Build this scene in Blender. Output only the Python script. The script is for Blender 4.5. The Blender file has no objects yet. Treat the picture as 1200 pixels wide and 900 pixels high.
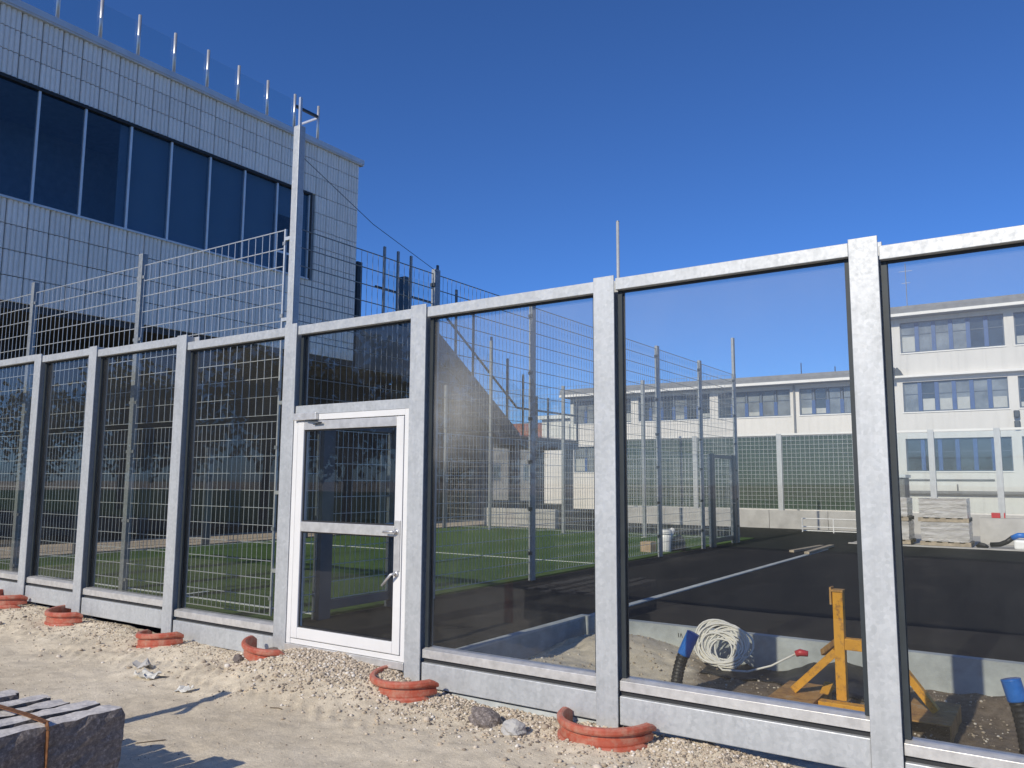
import bpy, math, random
import numpy as np
from mathutils import Vector, Matrix

random.seed(7)
RNG = np.random.default_rng(11)
scene = bpy.context.scene
COL = scene.collection

# ------------------------------------------------------------------ camera
CAM = Vector((2.7094, -5.2189, 1.74))
YAW, PITCH, ROLL = math.radians(-34.0257), math.radians(6.8893), math.radians(0.3044)
fwd = Vector((math.sin(YAW) * math.cos(PITCH), math.cos(YAW) * math.cos(PITCH), math.sin(PITCH)))
rgt = Vector((math.cos(YAW), -math.sin(YAW), 0))
upv = rgt.cross(fwd)
r2 = math.cos(ROLL) * rgt + math.sin(ROLL) * upv
u2 = -math.sin(ROLL) * rgt + math.cos(ROLL) * upv
cd = bpy.data.cameras.new('camera')
cd.sensor_width = 36.0
cd.lens = 940.744 / 1200 * 36.0
cd.clip_start = 0.05
cd.clip_end = 2000
cam = bpy.data.objects.new('camera', cd)
COL.objects.link(cam)
cam.matrix_world = Matrix(((r2.x, u2.x, -fwd.x, CAM.x), (r2.y, u2.y, -fwd.y, CAM.y), (r2.z, u2.z, -fwd.z, CAM.z), (0, 0, 0, 1)))
scene.camera = cam

# ------------------------------------------------------------------ sky, sun, exposure
SUN_EL = math.radians(31.7)
SUN_DX = 0.045                       # shadows run along +y, a little towards +x
world = bpy.data.worlds.new('World')
scene.world = world
world.use_nodes = True
wn, wl = world.node_tree.nodes, world.node_tree.links
wn.clear()
sky = wn.new('ShaderNodeTexSky')
sky.sky_type = 'NISHITA'
sky.sun_disc = False
sky.sun_elevation = SUN_EL
sky.sun_rotation = math.pi + math.atan(SUN_DX)
sky.altitude = 0
sky.air_density = 0.75
sky.dust_density = 0.3
sky.ozone_density = 10.0
bg = wn.new('ShaderNodeBackground')
bg.inputs['Strength'].default_value = 0.15
wo = wn.new('ShaderNodeOutputWorld')
tint = wn.new('ShaderNodeMix')
tint.data_type = 'RGBA'
tint.blend_type = 'MULTIPLY'
tint.inputs[0].default_value = 1.0
tint.inputs[7].default_value = (0.67, 0.795, 0.94, 1)   # the camera's deep rendering of the clear sky
wl.new(sky.outputs[0], tint.inputs[6])
wl.new(tint.outputs[2], bg.inputs[0])
wl.new(bg.outputs[0], wo.inputs[0])
sd = bpy.data.lights.new('sun', 'SUN')
sd.energy = 4.3
sd.angle = math.radians(0.53)
sd.color = (1.0, 0.915, 0.77)
sun = bpy.data.objects.new('sun', sd)
COL.objects.link(sun)
ray_dir = Vector((SUN_DX, 1.0, -math.tan(SUN_EL) * math.hypot(1, SUN_DX))).normalized()
sun.rotation_euler = ray_dir.to_track_quat('-Z', 'Y').to_euler()
sun.location = (0, -20, 20)
vs = scene.view_settings
vs.view_transform = 'Standard'
vs.look = 'None'
vs.exposure = 0.0
vs.gamma = 1.0
vs.use_curve_mapping = False
scene.cycles.transparent_max_bounces = 40
scene.cycles.max_bounces = 10

# ------------------------------------------------------------------ materials
def nmat(name):
    m = bpy.data.materials.new(name)
    m.use_nodes = True
    nt = m.node_tree
    nt.nodes.clear()
    out = nt.nodes.new('ShaderNodeOutputMaterial')
    return m, nt, nt.nodes, nt.links, out

def coords(nt, island=False):
    n, l = nt.nodes, nt.links
    tc = n.new('ShaderNodeTexCoord')
    oi = n.new('ShaderNodeObjectInfo')
    mul = n.new('ShaderNodeMath'); mul.operation = 'MULTIPLY'; mul.inputs[1].default_value = 37.0
    l.new(oi.outputs['Random'], mul.inputs[0])
    add = n.new('ShaderNodeVectorMath'); add.operation = 'ADD'
    l.new(tc.outputs['Object'], add.inputs[0])
    l.new(mul.outputs[0], add.inputs[1])
    return add.outputs[0]

def noise(nt, vec, scale, detail=5, rough=0.6, dist=0.0):
    t = nt.nodes.new('ShaderNodeTexNoise')
    t.inputs['Scale'].default_value = scale
    t.inputs['Detail'].default_value = detail
    t.inputs['Roughness'].default_value = rough
    t.inputs['Distortion'].default_value = dist
    nt.links.new(vec, t.inputs['Vector'])
    return t.outputs['Fac']

def ramp(nt, fac, stops):
    r = nt.nodes.new('ShaderNodeValToRGB')
    cr = r.color_ramp
    while len(cr.elements) < len(stops):
        cr.elements.new(0.5)
    for e, (p, c) in zip(cr.elements, stops):
        e.position = p
        e.color = (c[0], c[1], c[2], 1) if not isinstance(c, (int, float)) else (c, c, c, 1)
    nt.links.new(fac, r.inputs[0])
    return r.outputs[0]

def mixc(nt, fac, a, b, mode='MIX'):
    x = nt.nodes.new('ShaderNodeMix')
    x.data_type = 'RGBA'
    x.blend_type = mode
    for sock, val in ((x.inputs[0], fac), (x.inputs[6], a), (x.inputs[7], b)):
        if hasattr(val, 'is_linked'):
            nt.links.new(val, sock)
        elif isinstance(val, (int, float)):
            sock.default_value = val
        else:
            sock.default_value = (*val, 1)
    return x.outputs[2]

def scaled(nt, vec, s):
    m = nt.nodes.new('ShaderNodeMapping')
    m.inputs['Scale'].default_value = s
    nt.links.new(vec, m.inputs['Vector'])
    return m.outputs[0]

def bump(nt, h, strength, dist):
    b = nt.nodes.new('ShaderNodeBump')
    b.inputs['Strength'].default_value = strength
    b.inputs['Distance'].default_value = dist
    nt.links.new(h, b.inputs['Height'])
    return b.outputs[0]

def pbsdf(nt, out, base, rough=0.5, metal=0.0, normal=None, spec=None, coat=0.0):
    p = nt.nodes.new('ShaderNodeBsdfPrincipled')
    for key, val in (('Base Color', base), ('Roughness', rough)):
        if hasattr(val, 'is_linked'):
            nt.links.new(val, p.inputs[key])
        elif isinstance(val, (int, float)):
            p.inputs[key].default_value = val
        else:
            p.inputs[key].default_value = (*val, 1)
    p.inputs['Metallic'].default_value = metal
    if spec is not None:
        p.inputs['Specular IOR Level'].default_value = spec
    if coat:
        p.inputs['Coat Weight'].default_value = coat
        p.inputs['Coat Roughness'].default_value = 0.03
    if normal is not None:
        nt.links.new(normal, p.inputs['Normal'])
    if out is not None:
        nt.links.new(p.outputs[0], out.inputs['Surface'])
    return p

def simple(name, col, rough=0.6, metal=0.0, var=0.18, scale=6.0, bmp=0.0, bscale=60.0, spec=None, coat=0.0):
    m, nt, n, l, out = nmat(name)
    v = coords(nt)
    lo = tuple(c * (1 - var) for c in col)
    hi = tuple(min(1, c * (1 + var)) for c in col)
    c = ramp(nt, noise(nt, v, scale), [(0.3, lo), (0.7, hi)])
    nb = bump(nt, noise(nt, v, bscale, 4), bmp, 0.01) if bmp else None
    pbsdf(nt, out, c, rough, metal, nb, spec, coat)
    return m

def galvanised(name, lo, hi, metal=0.35):
    m, nt, n, l, out = nmat(name)
    v = coords(nt)
    vor = n.new('ShaderNodeTexVoronoi')
    vor.inputs['Scale'].default_value = 42
    l.new(v, vor.inputs['Vector'])
    a = ramp(nt, vor.outputs['Color'], [(0.0, lo), (1.0, hi)])
    streak = noise(nt, scaled(nt, v, (14, 14, 1.2)), 1.0, 6, 0.7)
    b = ramp(nt, streak, [(0.3, 0.84), (0.62, 1.0)])
    c = mixc(nt, 0.75, a, b, 'MULTIPLY')
    blot = ramp(nt, noise(nt, v, 5.5, 7, 0.65, 0.6), [(0.40, 1.0), (0.68, 0.85)])
    c = mixc(nt, 0.7, c, blot, 'MULTIPLY')
    white = ramp(nt, noise(nt, v, 19, 6, 0.75, 1.2), [(0.64, 0.0), (0.76, 0.35)])
    c = mixc(nt, white, c, (0.80, 0.80, 0.79))
    r = ramp(nt, noise(nt, v, 30, 3), [(0.3, 0.42), (0.7, 0.62)])
    nb = bump(nt, noise(nt, v, 160, 3), 0.12, 0.004)
    pbsdf(nt, out, c, r, metal, nb)
    return m

def glass(name, tint, dust_lo, dust_hi, scale=1.6, refl=1.0, seed=0.0, streaks=True, dust_haze_col=(0.74, 0.74, 0.72), painted_haze=0.0, reflection_smear=None):
    m, nt, n, l, out = nmat(name)
    v = coords(nt)
    geo = n.new('ShaderNodeNewGeometry')
    dot = n.new('ShaderNodeVectorMath'); dot.operation = 'DOT_PRODUCT'
    l.new(geo.outputs['Incoming'], dot.inputs[0]); l.new(geo.outputs['Normal'], dot.inputs[1])
    ab = n.new('ShaderNodeMath'); ab.operation = 'ABSOLUTE'; l.new(dot.outputs['Value'], ab.inputs[0])
    om = n.new('ShaderNodeMath'); om.operation = 'SUBTRACT'; om.inputs[0].default_value = 1; om.use_clamp = True
    l.new(ab.outputs[0], om.inputs[1])
    pw = n.new('ShaderNodeMath'); pw.operation = 'POWER'; pw.inputs[1].default_value = 5; l.new(om.outputs[0], pw.inputs[0])
    ma = n.new('ShaderNodeMath'); ma.operation = 'MULTIPLY_ADD'; ma.inputs[1].default_value = 0.96 * refl; ma.inputs[2].default_value = 0.030 * refl
    l.new(pw.outputs[0], ma.inputs[0])
    tr = n.new('ShaderNodeBsdfTransparent'); tr.inputs[0].default_value = (*tint, 1)
    gl = n.new('ShaderNodeBsdfGlossy'); gl.inputs['Roughness'].default_value = 0.004
    wob = bump(nt, noise(nt, v, 1.1, 1), 0.05, 0.02)
    l.new(wob, gl.inputs['Normal'])
    mx = n.new('ShaderNodeMixShader'); l.new(ma.outputs[0], mx.inputs[0]); l.new(tr.outputs[0], mx.inputs[1]); l.new(gl.outputs[0], mx.inputs[2])
    d1 = noise(nt, scaled(nt, v, (1, 1, 0.7)), scale, 6, 0.62, 0.8)
    dm = ramp(nt, d1, [(0.36, dust_lo), (0.68, dust_hi)])
    if streaks:
        d2 = ramp(nt, noise(nt, scaled(nt, v, (26, 26, 1.5)), 1.0, 5, 0.7), [(0.5, 0.6), (0.75, 1.3)])
        dm = mixc(nt, 0.6, dm, d2, 'MULTIPLY')
    if painted_haze or reflection_smear:
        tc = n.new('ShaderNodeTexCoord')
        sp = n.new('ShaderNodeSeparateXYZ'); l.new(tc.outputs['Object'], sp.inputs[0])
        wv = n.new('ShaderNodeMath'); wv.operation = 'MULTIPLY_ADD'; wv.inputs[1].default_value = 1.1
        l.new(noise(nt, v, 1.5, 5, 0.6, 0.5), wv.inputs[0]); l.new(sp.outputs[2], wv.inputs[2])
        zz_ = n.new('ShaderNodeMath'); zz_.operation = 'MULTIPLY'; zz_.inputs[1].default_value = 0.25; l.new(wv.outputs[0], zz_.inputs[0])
        fm = ramp(nt, zz_.outputs[0], [(0.35, 0.0), (0.85, painted_haze)])  # milky sky reflection painted into the pane, stronger towards its top
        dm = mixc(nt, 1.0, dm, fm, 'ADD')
        if reflection_smear:
            dv = n.new('ShaderNodeVectorMath'); dv.operation = 'DISTANCE'; dv.inputs[1].default_value = reflection_smear[:3]
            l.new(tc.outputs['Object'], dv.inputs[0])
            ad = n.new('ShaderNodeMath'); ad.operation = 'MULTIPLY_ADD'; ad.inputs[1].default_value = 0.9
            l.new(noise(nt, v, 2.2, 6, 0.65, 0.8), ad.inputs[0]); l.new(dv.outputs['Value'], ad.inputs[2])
            sm_ = ramp(nt, ad.outputs[0], [(0.35, reflection_smear[3]), (1.0, 0.0)])  # patch of dust and blurred reflection painted into the pane colour
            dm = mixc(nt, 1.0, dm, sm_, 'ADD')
    df = n.new('ShaderNodeBsdfDiffuse'); df.inputs[0].default_value = (*dust_haze_col, 1)
    mx2 = n.new('ShaderNodeMixShader'); l.new(dm, mx2.inputs[0]); l.new(mx.outputs[0], mx2.inputs[1]); l.new(df.outputs[0], mx2.inputs[2])
    l.new(mx2.outputs[0], out.inputs['Surface'])
    return m

M = {}
M['galv'] = galvanised('galvanised_steel', (0.445, 0.465, 0.475), (0.54, 0.557, 0.567))
M['galv_wire'] = simple('galvanised_wire', (0.56, 0.58, 0.58), 0.42, 0.45, 0.12, 20)
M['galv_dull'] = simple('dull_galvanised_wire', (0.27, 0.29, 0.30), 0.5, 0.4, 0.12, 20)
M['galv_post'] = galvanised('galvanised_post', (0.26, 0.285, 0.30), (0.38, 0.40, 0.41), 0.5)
M['alu'] = simple('brushed_aluminium', (0.62, 0.61, 0.59), 0.42, 0.55, 0.16, 14, 0.05, 120)
M['white_alu'] = simple('white_painted_aluminium', (0.66, 0.66, 0.655), 0.35, 0.0, 0.04, 3)
M['steel_bright'] = simple('stainless_steel', (0.60, 0.60, 0.60), 0.42, 0.7, 0.08, 8)
M['rubber'] = simple('black_rubber_gasket', (0.02, 0.021, 0.023), 0.6)
M['frame_grey'] = simple('grey_gasket_frame', (0.026, 0.034, 0.040), 0.55, 0.2)
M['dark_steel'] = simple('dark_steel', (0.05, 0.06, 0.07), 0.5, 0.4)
M['navy_steel'] = simple('dark_coated_steel', (0.10, 0.12, 0.14), 0.5, 0.4)
M['pane'] = glass('fence_glass', (0.905, 0.91, 0.895), 0.003, 0.010, painted_haze=0.010)
M['pane_painted_haze'] = glass('painted_haze_glass', (0.905, 0.91, 0.895), 0.003, 0.010, painted_haze=0.05)  # reflected sky haze painted over the light dust
M['pane_dust_haze'] = glass('dusty_painted_haze_glass', (0.90, 0.905, 0.89), 0.004, 0.030, 1.0, painted_haze=0.05, reflection_smear=(-0.55, 0.0, 1.95, 0.13))  # dust, plus painted sky haze and a painted reflection patch
M['pane_clear'] = glass('balustrade_glass', (0.93, 0.955, 0.955), 0.001, 0.008, 1.5)
M['pane_window'] = glass('window_glass', (0.66, 0.76, 0.84), 0.002, 0.01, 1.5, 2.0, streaks=False)
M['concrete'] = simple('cast_concrete', (0.42, 0.41, 0.39), 0.85, 0, 0.16, 2.5, 0.25, 40)
M['kerb'] = simple('kerb_concrete', (0.42, 0.45, 0.45), 0.8, 0, 0.2, 5, 0.3, 60)
M['white_plastic'] = simple('white_plastic', (0.78, 0.78, 0.76), 0.4, 0, 0.06, 5)
M['blue_plastic'] = simple('blue_plastic', (0.02, 0.16, 0.55), 0.35, 0, 0.12, 20)
M['black_plastic'] = simple('black_plastic', (0.016, 0.016, 0.018), 0.5, 0, 0.3, 30, 0.1, 80)
M['red_plastic'] = simple('red_plastic', (0.5, 0.03, 0.04), 0.4)
M['cable'] = simple('white_cable', (0.72, 0.70, 0.64), 0.45, 0, 0.08, 12)
def m_render(name, col):
    m, nt, n, l, out = nmat(name)
    v = coords(nt)
    c = ramp(nt, noise(nt, v, 0.6, 6), [(0.3, tuple(q * 0.93 for q in col)), (0.7, col)])
    st_ = ramp(nt, noise(nt, scaled(nt, v, (5, 5, 0.35)), 1.0, 6, 0.75), [(0.48, 1.0), (0.72, 0.80)])
    c = mixc(nt, 0.7, c, st_, 'MULTIPLY')
    sp = ramp(nt, noise(nt, v, 3.2, 7, 0.8), [(0.62, 1.0), (0.76, 0.78)])
    c = mixc(nt, 0.6, c, sp, 'MULTIPLY')
    pbsdf(nt, out, c, 0.88, 0, bump(nt, noise(nt, v, 30, 4), 0.12, 0.01))
    return m
M['school_wall'] = m_render('white_render', (0.75, 0.72, 0.665))
M['school_block_wall'] = m_render('off_white_render', (0.68, 0.665, 0.63))
M['fascia'] = simple('white_fascia_board', (0.78, 0.77, 0.73), 0.6, 0, 0.05, 2)
M['roof_grey'] = simple('grey_roofing', (0.20, 0.205, 0.21), 0.75, 0.1, 0.18, 3, 0.2, 25)
M['win_dark'] = simple('dark_window_glass', (0.035, 0.045, 0.055), 0.06, 0, 0.6, 0.9, spec=0.9)
M['win_blind'] = simple('window_with_pale_blind', (0.42, 0.43, 0.40), 0.25, 0, 0.15, 1.5, coat=0.6)
M['win_pale'] = simple('window_with_grey_curtain', (0.17, 0.19, 0.20), 0.12, 0, 0.45, 1.3, coat=0.8)
M['blue_frame'] = simple('blue_window_frame', (0.03, 0.085, 0.24), 0.5, 0, 0.12, 4)
M['grey_blue_frame'] = simple('slate_window_frame', (0.08, 0.11, 0.16), 0.5, 0, 0.12, 4)
M['mullion'] = simple('window_mullion', (0.72, 0.74, 0.76), 0.4, 0.4, 0.05, 4)
M['coping'] = simple('zinc_coping', (0.62, 0.64, 0.66), 0.45, 0.4, 0.08, 2)
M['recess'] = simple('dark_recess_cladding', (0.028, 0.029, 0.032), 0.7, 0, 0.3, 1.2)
M['blindfab'] = simple('grey_roller_blind', (0.30, 0.35, 0.38), 0.9, 0, 0.05, 1)
M['room'] = simple('grey_interior', (0.30, 0.33, 0.36), 0.8)
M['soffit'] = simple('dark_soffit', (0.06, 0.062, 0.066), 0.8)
M['stair_grey'] = simple('stair_concrete', (0.16, 0.165, 0.17), 0.8, 0, 0.2, 1.2, 0.2, 20)
M['brick_red'] = simple('red_clay_roof', (0.36, 0.12, 0.07), 0.8, 0, 0.3, 6)
M['wood'] = simple('weathered_wood', (0.36, 0.30, 0.22), 0.8, 0, 0.25, 9, 0.2, 50)
M['orange'] = simple('orange_plastic', (0.62, 0.11, 0.02), 0.5)
M['paper'] = simple('dirty_plastic_scrap', (0.55, 0.54, 0.50), 0.6, 0, 0.3, 20)
M['twig'] = simple('dark_twig', (0.12, 0.09, 0.06), 0.8)
M['brown_box'] = simple('brown_cardboard', (0.38, 0.28, 0.18), 0.85)
M['strap'] = simple('rusty_steel_strap', (0.22, 0.10, 0.045), 0.65, 0.4, 0.4, 40)
M['bark'] = simple('tree_bark', (0.10, 0.075, 0.055), 0.9, 0, 0.3, 12, 0.5, 30)
M['marking'] = simple('white_turf_line', (0.66, 0.68, 0.64), 0.9, 0, 0.1, 30)
M['path'] = simple('sandy_paving', (0.44, 0.37, 0.28), 0.9, 0, 0.12, 3, 0.3, 40)

def m_collar():
    m, nt, n, l, out = nmat('orange_red_pipe_plastic')
    v = coords(nt)
    c = ramp(nt, noise(nt, v, 9, 5), [(0.3, (0.33, 0.062, 0.034)), (0.7, (0.42, 0.10, 0.058))])
    dust = ramp(nt, noise(nt, v, 12, 8, 0.75), [(0.44, 0.0), (0.72, 0.7)])
    c = mixc(nt, dust, c, (0.42, 0.30, 0.22))
    pbsdf(nt, out, c, 0.45, 0, bump(nt, noise(nt, v, 60, 4), 0.1, 0.005))
    return m
M['collar'] = m_collar()

def m_ground():
    m, nt, n, l, out = nmat('sandy_building_site_ground')
    tc = n.new('ShaderNodeTexCoord'); v = tc.outputs['Object']
    big = noise(nt, v, 0.55, 6, 0.6, 0.4)
    c = ramp(nt, big, [(0.3, (0.58, 0.50, 0.375)), (0.52, (0.73, 0.64, 0.49)), (0.72, (0.79, 0.705, 0.56))])
    mid = ramp(nt, noise(nt, v, 7, 8, 0.72), [(0.35, 0.74), (0.62, 1.06)])
    c = mixc(nt, 0.85, c, mid, 'MULTIPLY')
    fine = ramp(nt, noise(nt, v, 130, 4, 0.75), [(0.3, 0.68), (0.7, 1.18)])
    c = mixc(nt, 0.8, c, fine, 'MULTIPLY')
    # moist dark soil on the trench floor behind the fence
    sep = n.new('ShaderNodeSeparateXYZ'); l.new(v, sep.inputs[0])
    wob = n.new('ShaderNodeMath'); wob.operation = 'MULTIPLY_ADD'; wob.inputs[1].default_value = 1.3; wob.inputs[2].default_value = -0.6
    l.new(noise(nt, v, 1.4, 5), wob.inputs[0])
    ay = n.new('ShaderNodeMath'); ay.operation = 'ADD'; l.new(sep.outputs[1], ay.inputs[0]); l.new(wob.outputs[0], ay.inputs[1])
    ty = ramp(nt, ay.outputs[0], [(0.32, 0.0), (0.5, 1.0)])
    ax = n.new('ShaderNodeMath'); ax.operation = 'ADD'; l.new(sep.outputs[0], ax.inputs[0]); l.new(wob.outputs[0], ax.inputs[1])
    sx = n.new('ShaderNodeMath'); sx.operation = 'MULTIPLY_ADD'; sx.inputs[1].default_value = 0.5; sx.inputs[2].default_value = 0.5
    l.new(ax.outputs[0], sx.inputs[0])
    tx = ramp(nt, sx.outputs[0], [(0.28, 0.0), (0.42, 1.0)])
    f = mixc(nt, 1.0, ty, tx, 'MULTIPLY')
    soil = ramp(nt, noise(nt, v, 14, 8, 0.7), [(0.3, (0.125, 0.092, 0.064)), (0.7, (0.27, 0.215, 0.16))])
    soil = mixc(nt, 0.7, soil, fine, 'MULTIPLY')
    c = mixc(nt, f, c, soil)
    h = noise(nt, v, 38, 8, 0.72)
    nb = bump(nt, h, 0.55, 0.018)
    pbsdf(nt, out, c, 0.95, 0, nb, 0.2)
    return m
M['ground'] = m_ground()

def m_gravel(name, stops):
    m, nt, n, l, out = nmat(name)
    g = n.new('ShaderNodeNewGeometry')
    c = ramp(nt, g.outputs['Random Per Island'], stops)
    pbsdf(nt, out, c, 0.85, 0, None, 0.3)
    return m
M['gravel'] = m_gravel('mixed_gravel', [(0.0, (0.14, 0.12, 0.105)), (0.2, (0.36, 0.30, 0.23)), (0.5, (0.46, 0.385, 0.295)), (0.8, (0.54, 0.47, 0.38)), (0.96, (0.66, 0.62, 0.56))])

def m_asphalt():
    m, nt, n, l, out = nmat('fresh_asphalt')
    tc = n.new('ShaderNodeTexCoord'); v = tc.outputs['Object']
    c = ramp(nt, noise(nt, v, 0.45, 6, 0.65), [(0.3, (0.0065, 0.0072, 0.0085)), (0.72, (0.0125, 0.0132, 0.0145))])
    dusty = ramp(nt, noise(nt, scaled(nt, v, (1.2, 0.35, 1)), 1.6, 7, 0.7, 0.6), [(0.52, 0.0), (0.76, 0.5)])
    c = mixc(nt, dusty, c, (0.058, 0.050, 0.042))
    fleck = ramp(nt, noise(nt, scaled(nt, v, (2.2, 1.1, 1)), 3.2, 8, 0.8, 0.3), [(0.66, 0.0), (0.74, 0.55)])
    c = mixc(nt, fleck, c, (0.11, 0.098, 0.085))
    seam = n.new('ShaderNodeTexWave'); seam.wave_type = 'BANDS'; seam.bands_direction = 'X'
    seam.inputs['Scale'].default_value = 0.22; seam.inputs['Distortion'].default_value = 0.6; seam.inputs['Detail'].default_value = 3
    l.new(v, seam.inputs['Vector'])
    c = mixc(nt, 0.8, c, ramp(nt, seam.outputs['Fac'], [(0.0, 0.7), (0.06, 1.0), (1.0, 1.1)]), 'MULTIPLY')
    g = ramp(nt, noise(nt, v, 220, 2), [(0.3, 0.6), (0.7, 1.4)])
    c = mixc(nt, 0.8, c, g, 'MULTIPLY')
    nb = bump(nt, noise(nt, v, 160, 3, 0.7), 0.5, 0.006)
    pbsdf(nt, out, c, 0.85, 0, nb, 0.2)
    return m
M['asphalt'] = m_asphalt()

def m_turf():
    m, nt, n, l, out = nmat('artificial_turf')
    tc = n.new('ShaderNodeTexCoord'); v = tc.outputs['Object']
    c = ramp(nt, noise(nt, v, 0.8, 5), [(0.3, (0.062, 0.122, 0.028)), (0.7, (0.095, 0.172, 0.040))])
    f = ramp(nt, noise(nt, v, 60, 6, 0.8), [(0.3, 0.6), (0.7, 1.3)])
    c = mixc(nt, 0.8, c, f, 'MULTIPLY')
    nb = bump(nt, noise(nt, v, 130, 4, 0.8), 0.9, 0.02)
    pbsdf(nt, out, c, 0.9, 0, nb, 0.2)
    return m
M['turf'] = m_turf()

def m_tile():
    m, nt, n, l, out = nmat('grey_ribbed_ceramic_tile')
    v = coords(nt)
    oi = n.new('ShaderNodeObjectInfo')
    c = ramp(nt, oi.outputs['Random'], [(0.0, (0.84, 0.80, 0.75)), (1.0, (0.92, 0.88, 0.83))])
    f = ramp(nt, noise(nt, v, 9, 6, 0.7), [(0.3, 0.93), (0.7, 1.04)])
    c = mixc(nt, 0.8, c, f, 'MULTIPLY')
    sk = ramp(nt, noise(nt, scaled(nt, v, (1, 9, 0.8)), 1.0, 6, 0.75), [(0.50, 1.0), (0.78, 0.85)])
    c = mixc(nt, 0.7, c, sk, 'MULTIPLY')
    pbsdf(nt, out, c, 0.55, 0, bump(nt, noise(nt, v, 70, 3), 0.12, 0.004))
    return m
M['tile'] = m_tile()

def m_granite():
    m, nt, n, l, out = nmat('split_granite')
    v = coords(nt)
    c = ramp(nt, noise(nt, v, 45, 6, 0.8), [(0.32, (0.05, 0.042, 0.040)), (0.52, (0.17, 0.145, 0.135)), (0.70, (0.44, 0.39, 0.36))])
    d = ramp(nt, noise(nt, v, 7, 6, 0.7), [(0.4, 0.0), (0.75, 0.55)])
    c = mixc(nt, d, c, (0.24, 0.205, 0.18))
    oi = n.new('ShaderNodeObjectInfo')
    c = mixc(nt, 1.0, c, ramp(nt, oi.outputs['Random'], [(0.0, 0.75), (0.6, 1.0), (1.0, 1.35)]), 'MULTIPLY')
    pbsdf(nt, out, c, 0.75, 0, bump(nt, noise(nt, v, 34, 8, 0.75), 1.0, 0.02))
    return m
M['granite'] = m_granite()
M['granite_top'] = simple('dusty_sawn_granite', (0.56, 0.53, 0.50), 0.85, 0, 0.22, 28, 0.5, 45)

def m_yellow():
    m, nt, n, l, out = nmat('worn_yellow_paint')
    v = coords(nt)
    c = ramp(nt, noise(nt, v, 6, 5), [(0.3, (0.62, 0.29, 0.015)), (0.7, (0.76, 0.37, 0.03))])
    r = ramp(nt, noise(nt, v, 17, 8, 0.75), [(0.52, 0.0), (0.64, 0.85)])
    c = mixc(nt, r, c, (0.22, 0.10, 0.04))
    pbsdf(nt, out, c, 0.6, 0.0, bump(nt, noise(nt, v, 60, 4), 0.2, 0.005))
    return m
M['yellow'] = m_yellow()

def m_rusty():
    m, nt, n, l, out = nmat('rusty_yellow_steel')
    v = coords(nt)
    c = ramp(nt, noise(nt, v, 7, 8, 0.7), [(0.35, (0.27, 0.14, 0.06)), (0.55, (0.52, 0.29, 0.09)), (0.7, (0.46, 0.37, 0.27))])
    pbsdf(nt, out, c, 0.8, 0.1, bump(nt, noise(nt, v, 50, 4), 0.3, 0.006))
    return m
M['rusty'] = m_rusty()

def m_screen():
    m, nt, n, l, out = nmat('dark_green_screen_panel')
    v = coords(nt)
    c = ramp(nt, noise(nt, v, 3, 6, 0.7), [(0.3, (0.018, 0.040, 0.026)), (0.7, (0.035, 0.068, 0.044))])
    pbsdf(nt, out, c, 0.8, 0, bump(nt, noise(nt, v, 25, 5), 0.5, 0.03))
    return m
M['screen'] = m_screen()

def m_wrap():
    m, nt, n, l, out = nmat('plastic_wrapped_bricks')
    v = coords(nt)
    br = n.new('ShaderNodeTexNoise'); br.inputs['Scale'].default_value = 5; br.inputs['Detail'].default_value = 7
    l.new(scaled(nt, v, (0.5, 0.5, 4.0)), br.inputs['Vector'])
    c = ramp(nt, br.outputs['Fac'], [(0.34, (0.40, 0.385, 0.365)), (0.5, (0.54, 0.52, 0.49)), (0.66, (0.66, 0.645, 0.62))])
    nb = bump(nt, noise(nt, scaled(nt, v, (2, 2, 9)), 4, 6, 0.7, 1.0), 0.9, 0.04)
    pbsdf(nt, out, c, 0.25, 0, nb, coat=0.5)
    return m
M['wrap'] = m_wrap()

def m_leaf():
    m, nt, n, l, out = nmat('tree_leaves')
    g = n.new('ShaderNodeNewGeometry')
    c = ramp(nt, g.outputs['Random Per Island'], [(0.0, (0.035, 0.062, 0.018)), (0.6, (0.055, 0.095, 0.026)), (1.0, (0.085, 0.125, 0.04))])
    pbsdf(nt, out, c, 0.6, 0, None, 0.3)
    return m
M['leaf'] = m_leaf()

# ------------------------------------------------------------------ mesh helpers
ORG = {}

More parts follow.
